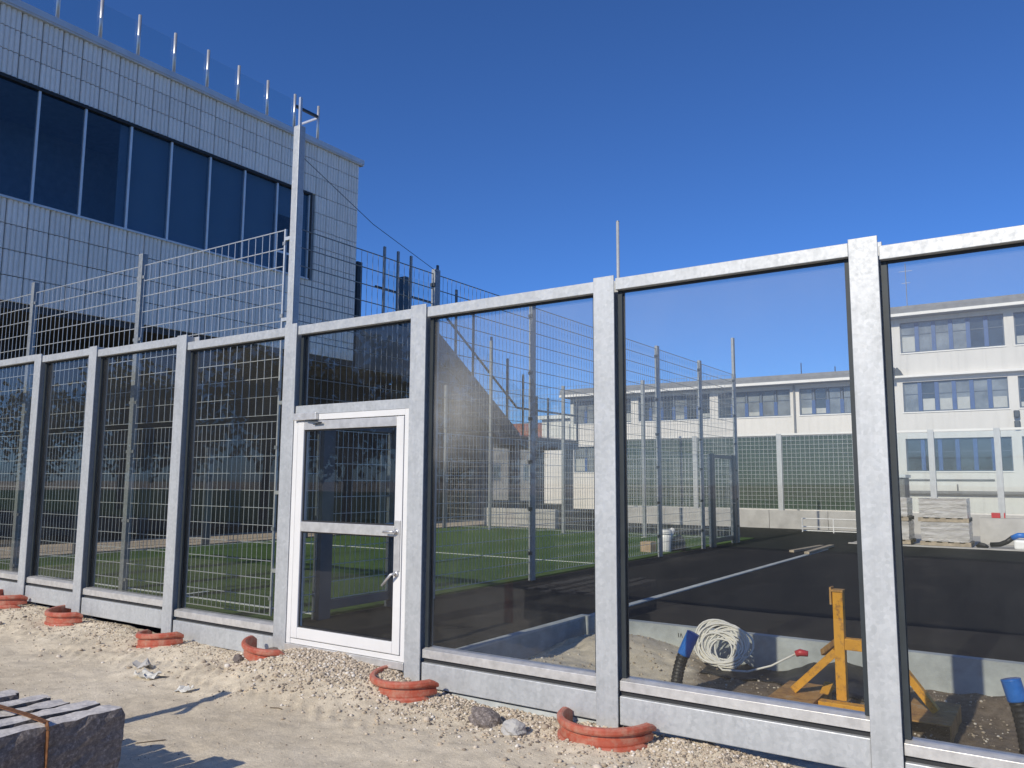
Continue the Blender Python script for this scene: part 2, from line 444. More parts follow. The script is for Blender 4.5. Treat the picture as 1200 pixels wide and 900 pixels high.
class MB:
    def __init__(s):
        s.v = []; s.f = []
    def add(s, vs, fs):
        b = len(s.v)
        s.v += [tuple(p) for p in vs]
        s.f += [tuple(i + b for i in f) for f in fs]
        return s
    def box(s, x0, x1, y0, y1, z0, z1):
        return s.add([(x0, y0, z0), (x1, y0, z0), (x1, y1, z0), (x0, y1, z0), (x0, y0, z1), (x1, y0, z1), (x1, y1, z1), (x0, y1, z1)],
                     [(0, 3, 2, 1), (4, 5, 6, 7), (0, 1, 5, 4), (1, 2, 6, 5), (2, 3, 7, 6), (3, 0, 4, 7)])
    def beam(s, p, q, w, h, up=(0, 0, 1)):
        p, q = Vector(p), Vector(q)
        d = (q - p).normalized(); u = Vector(up)
        if abs(d.dot(u)) > 0.99: u = Vector((0, 1, 0))
        a = d.cross(u).normalized(); b = a.cross(d).normalized()
        vs = []
        for c in (p, q):
            for sa, sb in ((-1, -1), (1, -1), (1, 1), (-1, 1)):
                vs.append(c + a * sa * w / 2 + b * sb * h / 2)
        return s.add(vs, [(0, 3, 2, 1), (4, 5, 6, 7), (0, 1, 5, 4), (1, 2, 6, 5), (2, 3, 7, 6), (3, 0, 4, 7)])
    def rod(s, p, q, r, n=4, caps=False):
        p, q = Vector(p), Vector(q)
        d = (q - p).normalized()
        u = Vector((0, 0, 1)) if abs(d.z) < 0.9 else Vector((0, 1, 0))
        a = d.cross(u).normalized(); b = a.cross(d)
        vs = []
        for c in (p, q):
            for k in range(n):
                t = 2 * math.pi * (k + 0.5) / n
                vs.append(c + (a * math.cos(t) + b * math.sin(t)) * r)
        fs = [(k, (k + 1) % n, n + (k + 1) % n, n + k) for k in range(n)]
        if caps:
            fs += [tuple(range(n - 1, -1, -1)), tuple(range(n, 2 * n))]
        return s.add(vs, fs)
    def tube(s, pts, r, n=8, caps=True):
        pts = [Vector(p) for p in pts]
        rs = r if isinstance(r, (list, tuple)) else [r] * len(pts)
        vs = []; prev = None
        for i, p in enumerate(pts):
            d = (pts[min(i + 1, len(pts) - 1)] - pts[max(i - 1, 0)]).normalized()
            if prev is None:
                u = Vector((0, 0, 1)) if abs(d.z) < 0.9 else Vector((1, 0, 0))
                a = d.cross(u).normalized()
            else:
                a = (prev - d * prev.dot(d)).normalized()
            prev = a
            b = d.cross(a)
            for k in range(n):
                t = 2 * math.pi * k / n
                vs.append(p + (a * math.cos(t) + b * math.sin(t)) * rs[i])
        fs = []
        for i in range(len(pts) - 1):
            for k in range(n):
                fs.append((i * n + k, i * n + (k + 1) % n, (i + 1) * n + (k + 1) % n, (i + 1) * n + k))
        if caps:
            fs.append(tuple(range(n - 1, -1, -1)))
            fs.append(tuple(range((len(pts) - 1) * n, len(pts) * n)))
        return s.add(vs, fs)
    def prism(s, poly, axis, a0, a1):
        # poly in the other two axes, order (x,y,z minus axis)
        def P(u, w, a):
            return {'z': (u, w, a), 'y': (u, a, w), 'x': (a, u, w)}[axis]
        n = len(poly)
        vs = [P(u, w, a0) for u, w in poly] + [P(u, w, a1) for u, w in poly]
        fs = [(k, (k + 1) % n, n + (k + 1) % n, n + k) for k in range(n)]
        fs += [tuple(range(n - 1, -1, -1)), tuple(range(n, 2 * n))]
        return s.add(vs, fs)
    def mesh(s, name, mat, smooth=False, org=(0, 0, 0)):
        me = bpy.data.meshes.new(name)
        o = Vector(org)
        me.from_pydata([tuple(Vector(p) - o) for p in s.v], [], s.f)
        me.materials.append(mat)
        if smooth:
            me.polygons.foreach_set('use_smooth', [True] * len(me.polygons))
        me.update()
        return me
    def build(s, name, mat, parent=None, smooth=False, bevel=0.0, fix=False):
        xs = [p[0] for p in s.v]; ys = [p[1] for p in s.v]; zs = [p[2] for p in s.v]
        org = ((min(xs) + max(xs)) / 2, (min(ys) + max(ys)) / 2, min(zs))
        me = s.mesh(name, mat, smooth, org)
        if fix:
            import bmesh
            bm = bmesh.new(); bm.from_mesh(me); bmesh.ops.recalc_face_normals(bm, faces=bm.faces); bm.to_mesh(me); bm.free()
        o = place(name, me, org, parent)
        if bevel:
            b = o.modifiers.new('bevel', 'BEVEL'); b.width = bevel; b.segments = 2; b.limit_method = 'ANGLE'
        return o

def place(name, me, loc, parent=None, rot=None):
    o = bpy.data.objects.new(name, me)
    COL.objects.link(o)
    ORG[o.name] = Vector(loc)
    if parent is not None:
        o.parent = parent
        o.location = Vector(loc) - ORG[parent.name]
    else:
        o.location = loc
    if rot: o.rotation_euler = rot
    return o

def thing(name, label, cat, loc=(0, 0, 0), group=None):
    o = bpy.data.objects.new(name, None)
    o.empty_display_size = 0.2
    COL.objects.link(o)
    o.location = loc
    ORG[o.name] = Vector(loc)
    tag(o, label, cat, group)
    return o

def tag(o, label=None, cat=None, group=None, kind=None):
    if label: o['label'] = label
    if cat: o['category'] = cat
    if group: o['group'] = group
    if kind: o['kind'] = kind
    return o

def B(*a):
    return MB().box(*a)

def vnoise(x, y, scale, seed, octaves=4, pers=0.5):
    out = np.zeros_like(x); amp = 1.0; tot = 0
    for o in range(octaves):
        r = np.random.default_rng(seed + o)
        g = r.random((256, 256)) * 2 - 1
        fx = x * scale; fy = y * scale
        ix = np.floor(fx).astype(int); iy = np.floor(fy).astype(int)
        tx = fx - ix; ty = fy - iy
        tx = tx * tx * (3 - 2 * tx); ty = ty * ty * (3 - 2 * ty)
        a = g[ix % 256, iy % 256]; b = g[(ix + 1) % 256, iy % 256]; c = g[ix % 256, (iy + 1) % 256]; d = g[(ix + 1) % 256, (iy + 1) % 256]
        out += amp * ((a * (1 - tx) + b * tx) * (1 - ty) + (c * (1 - tx) + d * tx) * ty)
        tot += amp; amp *= pers; scale *= 2.1
    return out / tot

def sstep(a, b, x):
    t = np.clip((x - a) / (b - a), 0, 1)
    return t * t * (3 - 2 * t)

# ------------------------------------------------------------------ ground
def gline(x):      # ground level along the glass fence
    return np.interp(x, [-13, -10, -8.4, -7.0, -5.2, -3.6, -3.15, -2.6, -2.0, -1.6, -1.0, 0.0, 0.9, 1.8, 4, 8],
                     [0.2, 0.19, 0.15, 0.08, 0.06, 0.09, 0.19, 0.22, 0.16, 0.05, -0.01, 0.02, 0.03, -0.04, -0.08, -0.08])

def gz(x, y):
    x = np.asarray(x, float); y = np.asarray(y, float)
    g = gline(x)
    t = sstep(-1.15, -0.02, y + 0.12 * vnoise(x, y, 1.3, 50, 2))
    z = t * g
    near = sstep(-1.5, -0.3, y)
    z = z + 0.022 * vnoise(x, y, 0.9, 3, 3) + (0.014 + 0.020 * near) * vnoise(x, y, 3.5, 13, 4) + (0.0045 + 0.0055 * near) * vnoise(x, y, 16, 23, 3)
    # ruts of the tyre that ran along the fence
    for yc, x0, x1 in ((-0.60, -8.2, -2.2), (-0.82, -6.0, -1.0)):
        yy = y - (yc + 0.05 * np.sin(x * 0.9))
        band = np.exp(-(yy / 0.075) ** 4) * sstep(x0, x0 + 0.6, x) * (1 - sstep(x1 - 1.0, x1, x))
        lug = np.maximum(0, np.sin((x + yy * 0.8) * 2 * math.pi / 0.155)) ** 0.6
        z = z + band * (-0.012 + 0.026 * lug) * (0.55 + 0.7 * np.clip(vnoise(x, y, 2.5, 77, 2) + 0.4, 0, 1))
    # trench behind the fence, with a sand heap in its corner
    tr = sstep(0.1, 0.8, y)
    floor = -0.13 + 0.035 * vnoise(x, y, 1.6, 90, 4) + 0.02 * vnoise(x, y, 9, 93, 3)
    floor = floor + 0.25 * np.exp(-(((x + 1.25) / 0.75) ** 2 + ((y - 2.75) / 0.62) ** 2)) + 0.05 * np.exp(-(((x - 0.5) / 0.5) ** 2 + ((y - 2.2) / 0.45) ** 2))
    floor = floor + 0.16 * np.exp(-(((x + 1.5) / 0.5) ** 2 + ((y - 1.4) / 0.7) ** 2)) + 0.10 * np.exp(-(((x - 2.3) / 0.5) ** 2 + ((y - 2.9) / 0.3) ** 2))
    z = z * (1 - tr) + floor * tr
    under = sstep(-1.98, -2.03, x) * sstep(0.18, 0.30, y)
    z = z * (1 - under) - 0.15 * under
    # sheet meets the wide ground at its rim
    rim = sstep(-6.0, -5.4, y) * sstep(-13.0, -12.2, x) * (1 - sstep(7.2, 8.0, x))
    return z * rim

def make_ground():
    xs = np.arange(-13, 8.0001, 0.03); ys = np.arange(-7, 3.6001, 0.03)
    nx, ny = len(xs), len(ys)
    X, Y = np.meshgrid(xs, ys)
    Z = gz(X, Y)
    V = np.stack([X.ravel(), Y.ravel(), Z.ravel()], 1)
    i = np.arange(nx * ny).reshape(ny, nx)
    F = np.stack([i[:-1, :-1].ravel(), i[:-1, 1:].ravel(), i[1:, 1:].ravel(), i[1:, :-1].ravel()], 1)
    x0, x1, y0, y1, L = xs[0], xs[-1], ys[0], ys[-1], 600.0
    ov = np.array([(-L, -L, 0), (x0, -L, 0), (x1, -L, 0), (L, -L, 0), (-L, y0, 0), (x0, y0, 0), (x1, y0, 0), (L, y0, 0),
                   (-L, y1, 0), (x0, y1, 0), (x1, y1, 0), (L, y1, 0), (-L, L, 0), (x0, L, 0), (x1, L, 0), (L, L, 0)], float)
    of = [(r * 4 + c, r * 4 + c + 1, r * 4 + c + 5, r * 4 + c + 4) for r in range(3) for c in range(3) if not (r == 1 and c == 1)]
    n0 = len(V)
    V = np.concatenate([V, ov]); F = np.concatenate([F, np.array(of) + n0])
    me = bpy.data.meshes.new('ground')
    me.vertices.add(len(V)); me.vertices.foreach_set('co', V.ravel())
    me.loops.add(F.size); me.loops.foreach_set('vertex_index', F.ravel().astype(np.int32))
    me.polygons.add(len(F))
    me.polygons.foreach_set('loop_start', np.arange(0, F.size, 4, dtype=np.int32))
    me.polygons.foreach_set('use_smooth', np.ones(len(F), bool))
    me.update(calc_edges=True)
    me.materials.append(M['ground'])
    o = place('ground', me, (0, 0, 0))
    tag(o, 'pale sandy building site ground with tyre marks before the glass fence', 'ground', kind='structure')
make_ground()

def gzs(x, y):
    return float(gz(np.array([x]), np.array([y]))[0])

ico_v = []
ph = (1 + 5 ** 0.5) / 2
for a in (-1, 1):
    for b in (-ph, ph):
        ico_v += [(0, a, b), (a, b, 0), (b, 0, a)]
ico_v = np.array(ico_v, float) / math.hypot(1, ph)
def hull_faces(P):
    n = len(P); F = []
    for i in range(n):
        for j in range(n):
            for k in range(n):
                if i < j and i < k and j != k:
                    nn = np.cross(P[j] - P[i], P[k] - P[i])
                    if np.all((P - P[i]) @ nn < 1e-6):
                        F.append((i, j, k))
    return np.array(F)
ico_f = hull_faces(ico_v)

def stones(name, label, pts, sizes, mat, flat=0.75):
    n = len(pts)
    q = RNG.normal(size=(n, 3, 3))
    V = np.repeat(ico_v[None], n, 0) * RNG.uniform(0.72, 1.12, (n, 12, 1))
    V = V * (RNG.uniform(0.65, 1.25, (n, 1, 3)))
    Q, _ = np.linalg.qr(q)
    V = np.einsum('nij,nkj->nki', Q, V)
    V[:, :, 2] *= flat
    V = V * sizes[:, None, None] + pts[:, None, :]
    F = (np.repeat(ico_f[None], n, 0) + (np.arange(n) * 12)[:, None, None]).reshape(-1, 3)
    V = V.reshape(-1, 3)
    me = bpy.data.meshes.new(name)
    me.vertices.add(len(V)); me.vertices.foreach_set('co', V.ravel())
    me.loops.add(F.size); me.loops.foreach_set('vertex_index', F.ravel().astype(np.int32))
    me.polygons.add(len(F)); me.polygons.foreach_set('loop_start', np.arange(0, F.size, 3, dtype=np.int32))
    me.update(calc_edges=True)
    me.materials.append(mat)
    o = place(name, me, (0, 0, 0))
    tag(o, label, 'gravel', kind='stuff')
    return o

def gravel():
    # bank of gravel along the fence, thick under the door and right of it
    P = []; S = []
    def scatter(n, fx, fy, smin, smax):
        x = fx(n); y = fy(n, x)
        s = smin + (smax - smin) * RNG.random(n) ** 2.6
        z = gz(x, y) + s * 0.25
        P.append(np.stack([x, y, z], 1)); S.append(s)
    tri = lambda n, a, b: a + (b - a) * RNG.random(n)
    scatter(9000, lambda n: RNG.normal(-2.45, 0.55, n).clip(-3.9, -0.9), lambda n, x: -np.abs(RNG.normal(0, 0.36, n)) + 0.12, 0.004, 0.019)
    scatter(11500, lambda n: tri(n, -1.5, 3.8), lambda n, x: -np.abs(RNG.normal(0, 0.34, n)) + 0.14, 0.004, 0.018)
    scatter(3600, lambda n: tri(n, -8.5, -3.4), lambda n, x: -np.abs(RNG.normal(0, 0.30, n)) + 0.10, 0.004, 0.014)
    scatter(5200, lambda n: tri(n, -9, 4), lambda n, x: tri(n, -3.2, -0.2), 0.002, 0.0085)
    scatter(3000, lambda n: tri(n, -1.8, 4.0), lambda n, x: tri(n, 0.5, 3.1), 0.004, 0.018)
    scatter(260, lambda n: tri(n, -8.5, 3.0), lambda n, x: -0.15 - np.abs(RNG.normal(0, 0.45, n)), 0.010, 0.034)
    stones('gravel', 'loose mixed gravel banked up along the foot of the glass fence', np.concatenate(P), np.concatenate(S), M['gravel'])
gravel()

def st(name, mb, mat, label=None, cat=None, **k):
    o = mb.build(name, mat, **k)
    tag(o, label, cat, kind='structure')
    return o

st('added_street', B(-120, 120, -15.5, -5.75, -0.2, 0.012), M['asphalt'], 'unseen dark asphalt added behind the viewer to darken the glass reflections', 'added_street')  # added out of view so the panes mirror something dark
st('added_lawn', B(-120, 120, -80, -15.5, -0.2, 0.06), M['turf'], 'unseen dark grass added behind the viewer to darken the glass reflections', 'added_lawn')  # added grass out of view, keeps the low pane reflections dark
yard = MB().box(-40, -1.93, 0.32, 23.2, -0.3, 0.170).box(-60, -11.5, 23.2, 50, -0.3, 0.169).box(-1.93, 60, 3.31, 17.3, -0.3, 0.168)
st('asphalt_yard', yard, M['asphalt'], 'fresh black asphalt yard behind the glass fence', 'yard')
turf = st('artificial_turf', B(-14.25, -4.42, 0.42, 17.5, 0.05, 0.196), M['turf'], 'green artificial turf pitch inside the wire mesh court', 'turf')
for x0, x1, y0, y1 in ((-14.0, -4.45, 1.40, 1.46), (-14.0, -4.45, 8.50, 8.56), (-10.9, -10.84, 16.0, 17.4), (-7.2, -7.14, 1.46, 1.9), (-7.0, -6.94, 15.6, 17.2), (-14.0, -13.94, 1.46, 8.5)):
    B(x0, x1, y0, y1, 0.195, 0.2005).build('marking_line', M['marking'], turf)
st('path', B(-17.0, -14.30, -8, 24, -0.2, 0.205), M['path'], 'sandy paved path between the turf pitch and the grey building', 'path')
st('forecourt', MB().box(-1.93, 60, 17.42, 36, -0.2, 0.166).box(-11.5, -1.93, 23.2, 36, -0.2, 0.165), M['concrete'], 'pale paved forecourt in front of the white school', 'paving')
kb = MB().box(-1.93, 14, 3.20, 3.305, -0.35, 0.19).box(-2.03, -1.93, 0.30, 3.305, -0.35, 0.19)
KERB = st('kerb', kb, M['kerb'], 'grey concrete kerb edging the trench behind the glass fence', 'kerb')
MB().box(-0.790, -0.782, 3.196, 3.1995, 0.075, 0.118).beam((-0.770, 3.198, 0.075), (-0.757, 3.198, 0.118), 0.003, 0.006).beam((-0.757, 3.198, 0.118), (-0.742, 3.198, 0.075), 0.003, 0.006).build('stencil_mark', M['rubber'], KERB)
st('kerb_strip', B(-1.98, -1.88, 3.306, 15.0, 0.1, 0.182), M['kerb'], 'long pale flush kerb strip running away across the asphalt', 'kerb')
st('kerb_edge', B(-1.9, 60, 17.3, 17.42, 0, 0.20), M['concrete'], 'pale kerb where the asphalt ends before the brick pallets', 'kerb')

# ------------------------------------------------------------------ glass fence
fence = thing('glass_fence', 'tall glass fence with galvanised steel posts and a white framed door', 'fence', (0, 0.08, 0))
POSTX = [-12.0, -10.2, -8.42, -7.06, -5.23, -3.44, -1.80, 0.0, 1.80, 3.60, 5.40]
PTOP = [3.45, 3.42, 3.38, 3.365, 3.325, 3.262, 3.258, 3.255, 3.252, 3.205, 3.205]
PW = 0.170
def hsec(x):
    w, d, t, c = PW / 2, 0.17, 0.014, 0.006
    return [(x - w, 0), (x + w, 0), (x + w, t), (x + c, t), (x + c, d - t), (x + w, d - t), (x + w, d), (x - w, d), (x - w, d - t), (x - c, d - t), (x - c, t), (x - w, t)]
for x, zt in zip(POSTX, PTOP):
    MB().prism(hsec(x), 'z', -0.45, zt).build('post', M['galv'], fence, bevel=0.003, fix=True)
#  bay: top rail top, sill top
BAYS = {0: (3.42, 0.52), 1: (3.39, 0.505), 2: (3.355, 0.493), 3: (3.318, 0.455), 4: (3.240, 0.374), 5: (3.236, None), 6: (3.232, 0.372), 7: (3.235, 0.370), 8: (3.188, 0.272), 9: (3.188, 0.272)}
for i, (zt, zs) in BAYS.items():
    a, b = POSTX[i] + PW / 2 + 0.003, POSTX[i + 1] - PW / 2 - 0.003
    B(a, b, 0.018, 0.150, zt - 0.088, zt).build('top_rail', M['galv'], fence, bevel=0.004)
    if zs is not None:
        sill = MB().box(a, b, 0.030, 0.135, zs - 0.078, zs - 0.012)
        sill.prism([(0.030, zs - 0.012), (0.135, zs - 0.012), (0.135, zs + 0.006), (0.07, zs)], 'x', a + 0.001, b - 0.001)
        sill.build('sill', M['alu'], fence, bevel=0.002, fix=True)
        B(a, b, 0.055, 0.12, zs - 0.112, zs - 0.0785).build('gasket', M['rubber'], fence)
        B(a, b, 0.022, 0.148, zs - 0.305, zs - 0.113).build('base_beam', M['galv'], fence, bevel=0.006)
        z0, z1 = zs + 0.008, zt - 0.090
        pm = M['pane_dust_haze'] if i == 6 else M['pane_painted_haze'] if i > 6 else M['pane']
    else:
        z0, z1 = 2.452, zt - 0.090
        pm = M['pane']
        B(a, b, 0.022, 0.150, 2.36, 2.448).build('transom', M['galv'], fence, bevel=0.004)
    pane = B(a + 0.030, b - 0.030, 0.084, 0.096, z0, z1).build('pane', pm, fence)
    for xa, xb in ((a + 0.001, a + 0.034), (b - 0.034, b - 0.001)):
        B(xa, xb, 0.062, 0.083, z0 - 0.002, z1 + 0.001).build('pane_edge_strip', M['frame_grey'], pane)
        B(xa, xb, 0.097, 0.118, z0 - 0.002, z1 + 0.001).build('pane_edge_strip', M['frame_grey'], pane)
    B(a + 0.035, b - 0.035, 0.066, 0.082, z1 - 0.016, z1 + 0.0015).build('pane_gasket', M['rubber'], pane)
# door
DX0, DX1, DZ0, DZ1 = -3.352, -1.888, 0.235, 2.358
door = B(DX0, DX0 + 0.055, 0.010, 0.10, DZ0, DZ1)
door.box(DX1 - 0.05, DX1, 0.010, 0.10, DZ0, DZ1).box(DX0 + 0.0555, DX1 - 0.0505, 0.010, 0.10, DZ1 - 0.055, DZ1 - 0.001).box(DX0 + 0.0555, DX1 - 0.0505, 0.014, 0.11, DZ0 + 0.001, DZ0 + 0.045)
dr = door.build('door', M['white_alu'], fence, bevel=0.003)
tag(dr, 'white framed glass door in the fence')
L0, L1, LZ0, LZ1 = DX0 + 0.062, DX1 - 0.056, DZ0 + 0.052, DZ1 - 0.062
leaf = MB().box(L0, L0 + 0.085, 0.004, 0.07, LZ0, LZ1).box(L1 - 0.085, L1, 0.004, 0.07, LZ0, LZ1).box(L0 + 0.0855, L1 - 0.0855, 0.004, 0.07, LZ0 + 0.001, LZ0 + 0.10)
leaf.build('leaf_frame', M['white_alu'], dr, bevel=0.006)
B(L0 + 0.0855, L1 - 0.0855, 0.003, 0.07, LZ1 - 0.085, LZ1 - 0.001).build('leaf_top_rail', M['alu'], dr, bevel=0.004)
B(L0 + 0.0855, L1 - 0.0855, 0.002, 0.07, 1.262, 1.352).build('leaf_middle_rail', M['alu'], dr, bevel=0.004)
for za, zb in ((LZ0 + 0.1015, 1.2605), (1.3535, LZ1 - 0.0865)):
    B(L0 + 0.087, L1 - 0.087, 0.034, 0.044, za, zb).build('leaf_pane', M['pane'], dr)
    g = MB().box(L0 + 0.0865, L0 + 0.098, 0.022, 0.0335, za, zb).box(L1 - 0.098, L1 - 0.0865, 0.022, 0.0335, za, zb).box(L0 + 0.0985, L1 - 0.0985, 0.022, 0.0335, za, za + 0.012).box(L0 + 0.0985, L1 - 0.0985, 0.022, 0.0335, zb - 0.012, zb)
    g.build('leaf_gasket', M['rubber'], dr)
B(L1 - 0.075, L1 - 0.010, -0.008, 0.0035, 0.975, 1.40).build('lock_plate', M['alu'], dr, bevel=0.003)
for z, drop in ((1.305, 0.0), (0.955, -0.10)):
    h = MB().tube([(L1 - 0.045, 0.0, z), (L1 - 0.045, -0.045, z), (L1 - 0.06, -0.055, z + drop * 0.05), (L1 - 0.16, -0.05, z - 0.004 + drop)], 0.011, 8)
    h.tube([(L1 - 0.045, 0.0, z), (L1 - 0.045, -0.012, z)], 0.026, 12)
    h.build('handle', M['steel_bright'], dr, smooth=True)
c = MB().box(DX0 + 0.03, DX0 + 0.34, -0.030, 0.009, DZ1 - 0.055, DZ1 + 0.012)
c.build('closer', M['alu'], dr, bevel=0.005)
MB().beam((DX0 + 0.20, -0.02, DZ1 - 0.06), (DX0 + 0.42, -0.03, DZ1 - 0.085), 0.02, 0.008).beam((DX0 + 0.42, -0.03, DZ1 - 0.085), (DX0 + 0.30, -0.012, DZ1 - 0.10), 0.018, 0.008).build('closer_arm', M['dark_steel'], dr)
B(DX0, DX1, -0.005, 0.14, DZ0 - 0.062, DZ0 - 0.002).build('threshold', M['alu'], fence, bevel=0.003)
B(DX0 + 0.02, DX1 - 0.02, 0.05, 0.16, DZ0 - 0.35, DZ0 - 0.063).build('threshold_support', M['concrete'], fence)
B(-1.71, -0.09, 0.06, 0.15, -0.40, 0.045).build('foundation_strip', M['kerb'], fence)

# ------------------------------------------------------------------ wire mesh court fences
def mesh_panel(mb, p0, p1, z0, z1, dv, dh, rv=0.0036, rh=0.0042):
    p0, p1 = Vector(p0), Vector(p1)
    L = (p1 - p0).length; d = (p1 - p0) / L
    nrm = Vector((-d.y, d.x, 0))
    n = max(1, int(round(L / dv)))
    for i in range(n + 1):
        p = p0 + d * (L * i / n)
        mb.rod((p.x, p.y, z0), (p.x, p.y, z1), rv)
    m = max(1, int(round((z1 - z0) / dh)))
    for j in range(m + 1):
        z = z0 + 0.008 + (z1 - z0 - 0.016) * j / m
        for s in (-1, 1):
            o = nrm * (0.007 * s)
            mb.rod((p0.x + o.x, p0.y + o.y, z), (p1.x + o.x, p1.y + o.y, z), rh)
    return mb

def mesh_post(fn, x, y, zt, w=0.07, d=0.07, mat='galv_post', side=None):
    p = MB().box(x - w / 2, x + w / 2, y - d / 2, y + d / 2, 0.10, zt).build('post', M[mat], fn, bevel=0.004)
    return p

XS, Y0, DY = -4.344, 0.785, 2.52
Y6 = Y0 + 6 * DY
ZL, ZM, ZT = 0.26, 2.40, 4.62

front = thing('wire_mesh_fence', 'tall galvanised wire mesh fence running close behind the glass fence', 'fence', (-8, Y0, 0.17), 'court fences')
FX = [-4.344, -7.42, -10.36, -13.3, -16.2]
for i, x in enumerate(FX):
    if i == 0: continue
    MB().box(x - 0.045, x + 0.045, Y0 - 0.03, Y0 + 0.05, 0.10, ZT + 0.16 if i else ZT).build('post', M['galv_post'], front, bevel=0.004)
for a, b in zip(FX[:-1], FX[1:]):
    xa, xb = a - (0.19 if a > -5 else 0.075), b + 0.075
    mesh_panel(MB(), (xa, Y0, 0), (xb, Y0, 0), ZM + 0.06, ZT, 0.128, 0.21, 0.0043, 0.0034).build('upper_mesh', M['galv_wire'], front)
    mesh_panel(MB(), (xa, Y0, 0), (xb, Y0, 0), ZL, ZM, 0.085, 0.20).build('lower_mesh', M['galv_wire'], front)
    if a > -5:
        MB().box(xa + 0.012, xa + 0.030, Y0 - 0.012, Y0 + 0.012, ZL, ZT).build('edge_bar', M['galv_wire'], front)
        for z in (0.75, 1.6, 2.6, 3.55, 4.5):
            MB().box(xa + 0.031, a - 0.052, Y0 - 0.02, Y0 + 0.02, z - 0.02, z + 0.02).build('bracket', M['galv_wire'], front)
    for z in (0.45, 1.2, 2.1, 2.75, 3.6, 4.45):
        for xe, sgn in ((xa, 1), (xb, -1)):
            B(xe - 0.012 if sgn > 0 else xe - 0.035, xe + 0.035 if sgn > 0 else xe + 0.012, Y0 - 0.016, Y0 + 0.0, z - 0.02, z + 0.02).build('clamp', M['galv_post'], front)
side = thing('wire_mesh_fence', 'tall wire mesh fence with two gates receding between turf and asphalt', 'fence', (XS, 8, 0.17), 'court fences')
for k in range(7):
    y = Y0 + k * DY
    zt = {0: 5.82, 6: 5.62}.get(k, ZT + 0.06)
    if k == 0:
        MB().box(XS - 0.05, XS + 0.05, y - 0.045, y + 0.045, 0.10, zt).build('post', M['galv'], side, bevel=0.004)
        continue
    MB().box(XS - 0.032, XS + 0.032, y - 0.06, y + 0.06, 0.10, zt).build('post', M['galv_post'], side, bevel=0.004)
    for z in (0.6, 1.3, 2.05, 2.75, 3.5, 4.45):
        B(XS - 0.03, XS + 0.046, y - 0.085, y - 0.0605, z - 0.025, z + 0.025).build('clamp', M['dark_steel'], side)
MB().box(XS - 0.015, XS + 0.015, Y0 - 0.015, Y0 + 0.015, 5.82, 6.18).build('post_extension', M['steel_bright'], side)
MB().tube([(XS + 0.03, Y0 + 0.055, 5.45), (XS + 0.03, 2.0, 4.98), (XS + 0.03, 3.31, ZT + 0.02)], 0.004, 5).build('stay_cable', M['dark_steel'], side)
for k in range(6):
    ya, yb = Y0 + k * DY + 0.062, Y0 + (k + 1) * DY - 0.062
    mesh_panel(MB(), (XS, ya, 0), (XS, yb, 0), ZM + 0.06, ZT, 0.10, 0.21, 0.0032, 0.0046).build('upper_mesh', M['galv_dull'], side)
    if k in (0, 5):
        ga, gb = (1.36, 2.56) if k == 0 else (14.02, 15.62)
        if ya < ga - 0.1: mesh_panel(MB(), (XS, ya, 0), (XS, ga - 0.1, 0), ZL, ZM, 0.085, 0.20).build('lower_mesh', M['galv_wire'], side)
        if gb + 0.1 < yb: mesh_panel(MB(), (XS, gb + 0.1, 0), (XS, yb, 0), ZL, ZM, 0.085, 0.20).build('lower_mesh', M['galv_wire'], side)
        g = MB().box(XS - 0.06, XS + 0.06, ga - 0.09, ga + 0.09, 0.12, 2.44).box(XS - 0.06, XS + 0.06, gb - 0.09, gb + 0.09, 0.12, 2.44).box(XS - 0.03, XS + 0.03, ga + 0.091, gb - 0.091, 2.34, 2.42).box(XS - 0.03, XS + 0.03, ga + 0.091, gb - 0.091, 0.26, 0.36)
        gate = g.build('gate', M['navy_steel'], side, bevel=0.004)
        mesh_panel(MB(), (XS, ga + 0.10, 0), (XS, gb - 0.10, 0), 0.37, 2.33, 0.085, 0.20).build('gate_mesh', M['galv_wire'], gate)
        MB().tube([(XS + 0.03, gb - 0.13, 1.2), (XS + 0.09, gb - 0.13, 1.2), (XS + 0.09, gb - 0.26, 1.2)], 0.012, 6).build('gate_handle', M['steel_bright'], gate)
    else:
        mesh_panel(MB(), (XS, ya, 0), (XS, yb, 0), ZL, ZM, 0.085, 0.20).build('lower_mesh', M['galv_wire'], side)
far = thing('wire_mesh_fence', 'distant wire mesh fence closing the far end of the turf pitch', 'fence', (-9, Y6, 0.17), 'court fences')
FFX = [-4.344, -7.02, -9.66, -12.38, -14.24]
for i, x in enumerate(FFX):
    if i == 0: continue
    zt = {3: 6.3, 4: 4.95}.get(i, ZT + 0.02)
    MB().box(x - 0.045, x + 0.045, Y6 - 0.04, Y6 + 0.04, 0.10, zt).build('post', M['galv_post'], far, bevel=0.004)
for a, b in zip(FFX[:-1], FFX[1:]):
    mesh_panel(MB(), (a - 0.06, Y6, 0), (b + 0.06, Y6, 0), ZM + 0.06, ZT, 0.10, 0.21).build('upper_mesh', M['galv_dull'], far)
    mesh_panel(MB(), (a - 0.06, Y6, 0), (b + 0.06, Y6, 0), ZL, ZM, 0.085, 0.20).build('lower_mesh', M['galv_wire'], far)
west = thing('wire_mesh_fence', 'shaded wire mesh fence along the path before the grey building', 'fence', (-14.24, 8, 0.17), 'court fences')
WY = [Y0, 3.8, 6.85, 9.9, 12.9, Y6]
for i, y in enumerate(WY):
    if 0 < i < 5:
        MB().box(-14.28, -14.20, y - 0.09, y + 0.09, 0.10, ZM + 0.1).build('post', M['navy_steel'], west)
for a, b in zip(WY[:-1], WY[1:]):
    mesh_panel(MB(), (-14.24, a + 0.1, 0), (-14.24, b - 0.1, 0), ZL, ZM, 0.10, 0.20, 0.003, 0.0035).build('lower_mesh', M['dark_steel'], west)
mast = thing('mast', 'slim grey mast rising above the glass fence rail against the sky', 'mast', (-8.80, 18.6, 0.17))
